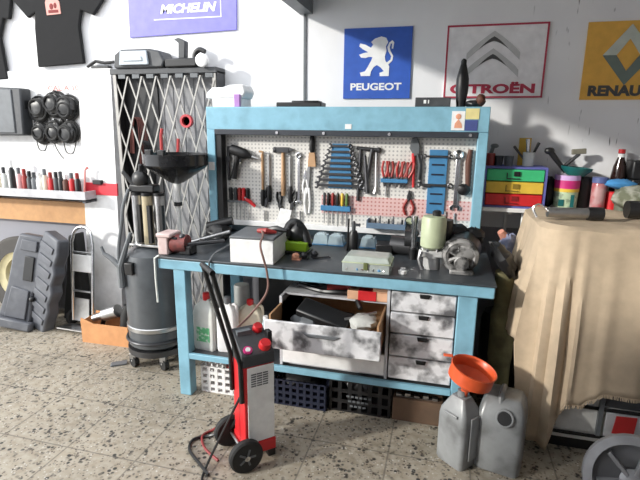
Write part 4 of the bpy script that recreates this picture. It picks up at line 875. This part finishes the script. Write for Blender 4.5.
# ------------------------------------------------------------------ jerrycans and funnel
def jerry(label, loc, rz, w_, d_, h, style):
    t = thing('jerrycan', label, 'jerrycan', loc, rz)
    rings = []
    prof = ((0, .93, 0), (.015, 1, 0), (h*.70, 1, 0), (h*.80, .93, .0), (h*.93, .62, .0), (h, .45, 0)) if style == 0 else ((0, .93, 0), (.015, 1, 0), (h*.70, 1, 0), (h*.80, .97, .01), (h*.92, .88, .025), (h*.985, .74, .03), (h, .66, .03))
    for z, s, oy in prof: rings.append([(a*s, b*s+oy, z) for a, b in rbox(w_, d_, 0, min(w_, d_)*.32)])
    part('can_body', loft(rings), CANGREY, t)
    return t
t = jerry('narrow grey jerrycan with orange funnel in its neck', (1.738, -.15, 0), R(50), .072, .082, .355, 0)
part('neck', MB().cyl((0, 0, .35), (0, 0, .385), .022), CANGREY, t)
part('rib', MB().box(-.03, .03, -.091, -.083, .05, .28).box(-.0795, -.072, -.04, .04, .27, .285), CANGREY, t, .004)
t = jerry('wide grey jerrycan with open black mouth standing right of the funnel', (1.935, -.12, 0), R(-14), .108, .095, .37, 1)
part('mouth', MB().cyl((.02, -.07, .285), (.02, -.094, .305), .036, .034), BLACK, t)
part('mouth_rim', MB().ring((0, 0, 0), .036, .006, 'z', 20, 6, M=at(.02, -.092, .303, rx=R(60))), CANGREY, t)
part('carry_handle', MB().tube(spline([(-.01, -.04, .345), (-.01, -.02, .385), (-.01, .05, .39), (-.01, .085, .35)]), .014, 8), CANGREY, t)
t = thing('funnel', 'orange red plastic funnel stuck in the narrow jerrycan', 'funnel', (1.742, -.148, .352))
part('cone', MB().shell([(.016, -.03), (.020, .035), (.035, .055), (.098, .095), (.105, .10), (.105, .16), (.110, .165), (.106, .168), (.100, .16), (.100, .11), (.03, .06), (.014, .035)], 36, at(0, 0, 0, rx=R(4), ry=R(14))), ORANGE, t)
part('pull_tab', MB().box(-.105, -.06, -.012, .012, .20, .207), ORANGE, t, .003)
part('strainer', MB().lathe([(.0, .072), (.045, .078), (.05, .082)], 20, at(0, 0, 0, rx=R(4), ry=R(14))), STEEL, t)

# ------------------------------------------------------------------ right: wall shelf and its load
t = thing('wall_shelf', 'white board shelf on wall right of the tool board', 'shelf', (2.3, .9, 1.12))
part('shelf_board', MB().box(1.82, 3.0, .74, 1.0, 1.125, 1.15), WHITE, t, .003, True)
part('bracket', MB().box(1.98, 2.0, .78, 1.0, 1.105, 1.125).box(1.98, 2.0, .97, 1.0, .75, 1.125), WHITEPL, t, .002, True)
t = thing('drawer_box', 'small three drawer organiser in green, yellow and red', 'organiser', (1.99, .84, 1.15))
part('box_shell', MB().box(1.815, 2.175, .76, .98, 1.15, 1.162).box(1.815, 2.175, .76, .98, 1.388, 1.40).box(1.815, 1.83, .755, .98, 1.162, 1.388).box(2.16, 2.175, .755, .98, 1.162, 1.388), mat('violet blue shell', (.12, .13, .4), .5), t, world=True)
for z, m_, nm in ((1.165, RED, 'red'), (1.24, YELLOW, 'yellow'), (1.315, GREEN, 'green')):
    d = part('drawer', MB().box(1.832, 2.158, .75, .97, z, z+.07), m_, t, .004, True); d['label'] = nm+' drawer front'
    part('drawer_pull', MB().box(1.945, 2.02, .742, .75, z+.012, z+.018).box(1.945, 1.95, .742, .75, z+.012, z+.05).box(1.985, 2.02, .742, .75, z+.03, z+.058), BLACK if nm == 'green' else mat('dark '+nm, tuple(.35*x for x in {'red': (.6, .02, .025), 'yellow': (.75, .5, .06)}[nm]), .5), d, world=True)
BT = 1.40
t = thing('screw_pot', 'dark red jar of tools at left end of three drawer organiser', 'jar', (1.85, .86, BT))
part('jar', MB().lathe([(.028, 0), (.03, .07), (.026, .075)], 14), mat('rust jar', (.3, .04, .03), .4), t)
part('tool_tips', MB().cyl((0, 0, .07), (.012, 0, .115), .012).ell((.02, 0, .12), .025, .015, .014), MGREY, t)
for x, m_, lab in ((1.90, DGREY, 'dark grey cup left of two on three drawer organiser'), (1.96, MGREY, 'mid grey cup right of two on three drawer organiser')):
    single('cup', MB().shell([(.0, 0), (.024, 0), (.03, .06), (.027, .06), (.022, .005), (0, .005)], 14, at(x, .86, BT)), m_, lab, 'cup')
t = thing('tool_pot', 'whitish pot of handles on right of three drawer organiser', 'pot', (2.075, .87, BT))
part('pot', MB().shell([(0, 0), (.032, 0), (.036, .085), (.031, .085), (.028, .006), (0, .006)], 16), NATURALPL, t)
for i, (p1, r_, m_, lab) in enumerate((((2.06, .87, 1.565), .012, CHROME, 'bright spatula in whitish pot'), ((2.125, .865, 1.545), .009, BLACK, 'black handle leaning right in whitish pot'), ((1.985, .88, 1.52), .008, DSTEEL, 'dark handle leaning left in whitish pot'))):
    single('hand_tool', MB().cyl((2.075, .87, 1.41), p1, r_*.7, r_), m_, lab, 'tool')
single('yellow_card', MB().box(2.02, 2.09, .925, .94, 1.40, 1.57), mat('amber card', (.6, .38, .05), .6), 'amber packet standing behind the whitish pot', 'packet')
t = thing('paint_bucket', 'tall tin with lilac, magenta and pale green bands', 'tin', (2.31, .87, 1.15))
part('tin_body', MB().lathe([(.062, 0), (.066, .01), (.070, .195), (.068, .2)], 28), LABELGRN, t)
part('magenta_band', MB().shell([(.0685, .125), (.0715, .125), (.0715, .175), (.069, .175)], 28), MAGENTA, t)
part('orange_band', MB().shell([(.0675, .105), (.0708, .105), (.0708, .125), (.068, .125)], 28), YELLOW, t)
part('lilac_band', MB().shell([(.069, .175), (.0718, .175), (.0718, .205), (.069, .205)], 28), LILAC, t)
part('tin_label_mark', MB().box(-.05, -.02, -.0685, -.064, .02, .06).box(.015, .035, -.0695, -.066, .015, .09), TEAL, t)
single('green_bowl', MB().shell([(0, .0), (.05, .0), (.085, .035), (.09, .05), (.082, .045), (.048, .006), (0, .006)], 22, at(2.35, .88, 1.352, ry=.1)), TEAL, 'dark teal bowl resting on top of the banded tin', 'bowl')
t = thing('mallet', 'dark hammer leaning out of tin on the white shelf', 'hammer', (2.27, .9, 1.37))
part('handle', MB().tube([(2.30, .90, 1.37), (2.20, .90, 1.49)], [.014, .018], 10), BLACK, t, world=True)
part('head', MB().ell((2.195, .9, 1.495), .03, .022, .022), BLACK, t, world=True)
t = thing('scraper', 'grey brown brush handle leaning right above the banded tin', 'brush', (2.32, .92, 1.39))
part('handle', MB().tube([(2.29, .92, 1.40), (2.37, .92, 1.48)], .011, 8), DSTEEL, t, world=True)
part('head', MB().box(-.04, .04, -.012, .012, -.012, .02, at(2.365, .92, 1.49, ry=-.1)), mat('khaki', (.18, .17, .13), .7), t, .004, True)
single('black_bag', MB().ell((2.215, .91, 1.245), .05, .05, .095, wob=.08), BLACK, 'black pouch between three drawer organiser and banded tin', 'bag')
single('dark_canister', MB().lathe([(.05, 0), (.055, .17), (.045, .195)], 18, at(2.415, .93, 1.15)), BLACK, 'black canister behind right side of the banded tin', 'canister')
t = thing('glass_jar', 'clear jar of red liquid with violet lid on shelf', 'jar', (2.485, .85, 1.15))
part('jar_body', MB().lathe([(.04, 0), (.042, .155), (.038, .165)], 20), mat('pale red glass', (.5, .3, .3), .15, 0, .8, (.4, .03, .05), 12, .4, .6), t)
part('jar_lid', MB().lathe([(.043, .165), (.043, .195), (.035, .2)], 20), mat('slate violet', (.1, .13, .3), .4), t)
single('red_can', MB().lathe([(.035, 0), (.035, .11), (.03, .115)], 16, at(2.565, .86, 1.15)), RED, 'red tin right of the clear jar on shelf', 'tin')
single('blue_rag', MB().ell((2.585, .82, 1.315), .085, .06, .028, wob=.14), CLOTHBLUE, 'bright blue rag heaped over tins at right of shelf', 'rag')
single('grey_canister', MB().lathe([(.05, 0), (.055, .13), (.04, .15)], 18, at(2.62, .83, 1.15)), mat('dull green tin', (.12, .14, .1), .5), 'dull green tin under the bright blue rag', 'tin')
t = thing('cola_bottle', 'dark drinks bottle with red neck band behind blue rag', 'bottle', (2.605, .94, 1.15))
part('bottle_body', MB().lathe([(.04, 0), (.042, .2), (.035, .26), (.018, .315), (.016, .34)], 18), COLA, t)
part('neck_label', MB().shell([(.0195, .315), (.0185, .335)], 14), PAPER, t)
part('cap', MB().lathe([(.019, .338), (.019, .362)], 14), RED, t)
single('black_speaker', MB().box(2.65, 2.85, .86, .98, 1.34, 1.45).box(2.66, 2.84, .87, .97, 1.15, 1.34), BLACK, 'black box at right edge of white shelf', 'box', bevel=.01)
single('camouflage_bag', MB().ell((2.66, .76, 1.24), .13, .10, .075, wob=.08), mat('camouflage', (.14, .15, .1), .9, 0, .9, (.4, .4, .34), 14, .45, .6), 'mottled green grey bag heaped before the black box', 'bag')

# ------------------------------------------------------------------ right: covered stack
t = thing('metal_cabinet', 'silver cabinet with black bands mostly hidden under beige cloth', 'cabinet', (2.48, .42, 0))
rg = rbox(.42, .31, 0, .12, 6)
def rr(z, s=1): return [(2.50+a*s, .38+b*s, z) for a, b in rg]
part('cabinet_body', loft([rr(.07, .96), rr(.09), rr(1.12), rr(1.14, .97)]), SILVERPNL, t, world=True)
for z in (.112, .268): part('black_band', loft([rr(z-.011, 1.02), rr(z-.011, 1.03), rr(z+.009, 1.03), rr(z+.009, 1.02)], False), BLACK, t, .003, True)
part('dark_plinth', loft([rr(0, .88), rr(.07, .88)]), BLACK, t, world=True)
part('dark_front_panel', MB().box(2.43, 2.85, .056, .068, .285, .47), DGREY, t, .004, True)
part('edge_strip', MB().box(2.405, 2.425, .05, .07, .125, .48), MGREY, t, world=True)
part('lower_front_panel', MB().box(2.44, 2.85, .056, .068, .125, .255), GREYENAMEL, t, .004, True)
part('red_label', MB().prism([(2.475, .15), (2.57, .155), (2.575, .25), (2.485, .245)], .05, .056), mat('red label', (.55, .03, .03), .5), t, world=True)
# cloth: top sheet plus a skirt that follows the cabinet outline
def cloth():
    n = len(rg); per = []
    base = [(2.50+a*1.05, .38+b*1.06) for a, b in rg]
    # resample perimeter
    P = [Vector((x, y, 0)) for x, y in base]; segs = [(P[i]-P[i-1]).length for i in range(len(P))]; total = sum(segs); N = 200
    pts = []; nrm = []
    acc = 0; i = 0; cum = [0]
    Q = P+[P[0]]
    for k in range(len(P)): cum.append(cum[-1]+(Q[k+1]-Q[k]).length)
    tot = cum[-1]
    for s in range(N):
        d = tot*s/N; k = max(j for j in range(len(P)) if cum[j] <= d+1e-9); u = (d-cum[k])/max(1e-6, cum[k+1]-cum[k])
        pts.append(Q[k].lerp(Q[k+1], u))
    for s in range(N):
        tg = (pts[(s+1) % N]-pts[s-1]).normalized(); nrm.append(Vector((tg.y, -tg.x, 0)))
    hem = []
    for p in pts:
        x, y = p.x, p.y
        if y < .3 and x < 2.30 and x > 2.085:
            if x < 2.175: h = .06
            elif x < 2.225: h = .06+(x-2.175)/.05*.25
            else: h = .31
        elif y < .12:    # front
            h = .31+(x-2.30)/.08*.08+.006*math.sin(x*90) if x < 2.38 else .39-.03*(x-2.38)
        elif x < 2.2:    # left face
            h = .56+.1*max(0, y-.12)
        else: h = .5
        hem.append(h)
    rows = 26; top = 1.165
    V = []; F = []
    for r in range(rows+1):
        u = r/rows
        for s in range(N):
            z = top-(top-hem[s])*u
            ph = s*2*pi/N; x_, y_ = pts[s].x, pts[s].y
            wv = math.sin(ph*9+u*1.1)*.010+math.sin(ph*5+1.0)*.012
            pleat = math.exp(-((x_-2.155)/.085)**2) if y_ < .2 else .15
            wv += pleat*(.026*math.sin(ph*46+u*2.0+math.sin(u*5)*.4)+.012*math.sin(ph*29))
            if y_ < .2: wv += .012*math.exp(-((x_-2.36)/.03)**2)+.010*math.exp(-((x_-2.52)/.04)**2)
            if x_ < 2.075 and y_ > .12: wv += .05*u
            off = .014+min(1, u*1.8)*(wv+.022)+.022*u
            q = pts[s]+nrm[s]*max(.006, off); V.append((q.x, q.y, z if r else top-.004+.004*math.sin(ph*9)))
    for r in range(rows):
        F += [(r*N+s, r*N+(s+1) % N, (r+1)*N+(s+1) % N, (r+1)*N+s) for s in range(N)]
    # top sheet rings
    prev = 0; b0 = len(V)
    for k, sc in enumerate((.97, .8, .5, .2)):
        for s in range(N):
            q = Vector((2.50, .38, 0)).lerp(pts[s], sc); V.append((q.x, q.y, top+.008+.006*math.sin(q.x*18+q.y*11)))
        cur = b0+k*N
        F += [(prev+s, cur+s, cur+(s+1) % N, prev+(s+1) % N) for s in range(N)]; prev = cur
    F.append([prev+s for s in range(N)])
    fr = MB()
    for s in range(N):
        i = rows*N+s; p = V[i]
        if p[1] < .15 and p[0] > 2.2:
            for j in range(3):
                a = Vector(V[i]).lerp(Vector(V[rows*N+(s+1) % N]), j/3); fr.tube([a+Vector((0, 0, .004)), a+Vector((rnd.uniform(-.006, .006), -.003, -.018))], .0022, 4)
    cord = [V[rows*N+s] for s in range(N) if V[rows*N+s][1] < .15 and V[rows*N+s][0] > 2.2]
    fr.tube(sorted(cord), .003, 5)
    return MB().add(V, F), fr
cm, fr = cloth()
t = thing('drape_cloth', 'large beige cloth draped over the silver cabinet, fringed hem', 'cloth', (2.5, .43, 0))
part('cloth_sheet', cm, CLOTH, t, 0, True, 0, .004)
part('fringe', fr, CLOTH, t, 0, True)
t = thing('air_gun', 'silver tube air gun with black end on draped cloth', 'air gun', (2.25, .3, 1.18))
part('tube', MB().cyl((2.10, .26, 1.212), (2.29, .28, 1.212), .026, n=20), STEEL, t, world=True)
part('black_end', MB().cyl((2.29, .28, 1.212), (2.36, .287, 1.212), .033, n=20), BLACK, t, world=True)
part('wire_hook', MB().tube(spline([(2.10, .26, 1.215), (2.06, .25, 1.25), (2.03, .25, 1.23), (2.05, .24, 1.185)]), .006, 6), CHROME, t, world=True)
single('oil_filter_housing', MB().cyl((2.50, .40, 1.225), (2.80, .42, 1.225), .045, n=16), BLACK, 'dark cylinder lying on draped cloth at right edge', 'part')
# between bench and stack
t = thing('canvas_sack', 'slumped olive sack hanging down beside right bench end', 'sack', (1.93, .28, 0))
part('sack_body', MB().tube(spline([(1.955, .30, .0), (1.95, .30, .30), (1.945, .29, .60), (1.93, .27, .88)]), [.05]*2+[.06]*8+[.065]*8+[.05]*7, 14), OLIVE, t, world=True)
part('black_top', MB().ell((0, 0, 0), .05, .09, .11, wob=.18, M=at(1.915, .27, .945, ry=-.6)), BLACK, t, world=True)
single('striped_rag', MB().ell((1.975, .62, .93), .055, .08, .085, wob=.18), RAGGREY, 'blue grey striped rag hung between bench and cloth', 'rag')
single('pink_bottle', MB().tube([(1.955, .62, .99), (1.925, .60, 1.03)], [.028, .02], 12), mat('salmon plastic', (.65, .3, .22), .4), 'salmon bottle end poking out above striped rag', 'bottle')
single('plastic_strip', MB().box(2.06, 2.10, .80, .83, .80, 1.12), WHITEPL, 'white upright strip leaning under white shelf', 'strip', bevel=.006)
single('dark_drum', MB().lathe([(.11, 0), (.115, .02), (.115, .5), (.1, .55)], 22, at(1.97, .55, 0)), BLACK, 'black drum on floor behind olive sack', 'drum')
TRIM = mat('silver grey trim', (.3, .3, .31), .35, .2)
# hub cap ring at lower right
t = thing('wheel_trim', 'grey spoked wheel trim leaning at bottom right corner', 'wheel trim', (2.44, -.34, 0))
M = at(2.455, -.24, .117, rx=pi/2-.25, rz=-.25)
Rr_ = .185
M = at(2.44, -.34, .178, rx=pi/2-.35, rz=-.3)
part('outer_ring', MB().lathe([(Rr_-.035, -.012), (Rr_, -.015), (Rr_+.006, 0), (Rr_, .02), (Rr_-.035, .028), (Rr_-.035, -.012)], 40, M), TRIM, t, world=True)
mb = MB()
for k in range(6):
    a = k*pi/3+.3; mb.taper((0, 0, 0), .022, .008, .105, .032, .008, M @ Matrix.Rotation(a, 4, 'Z') @ at(.03, 0, .012, ry=pi/2))
part('spokes', mb, TRIM, t, .003, True)
part('hub', MB().lathe([(.0, .03), (.03, .028), (.05, .015), (.05, 0)], 24, M), TRIM, t, world=True)
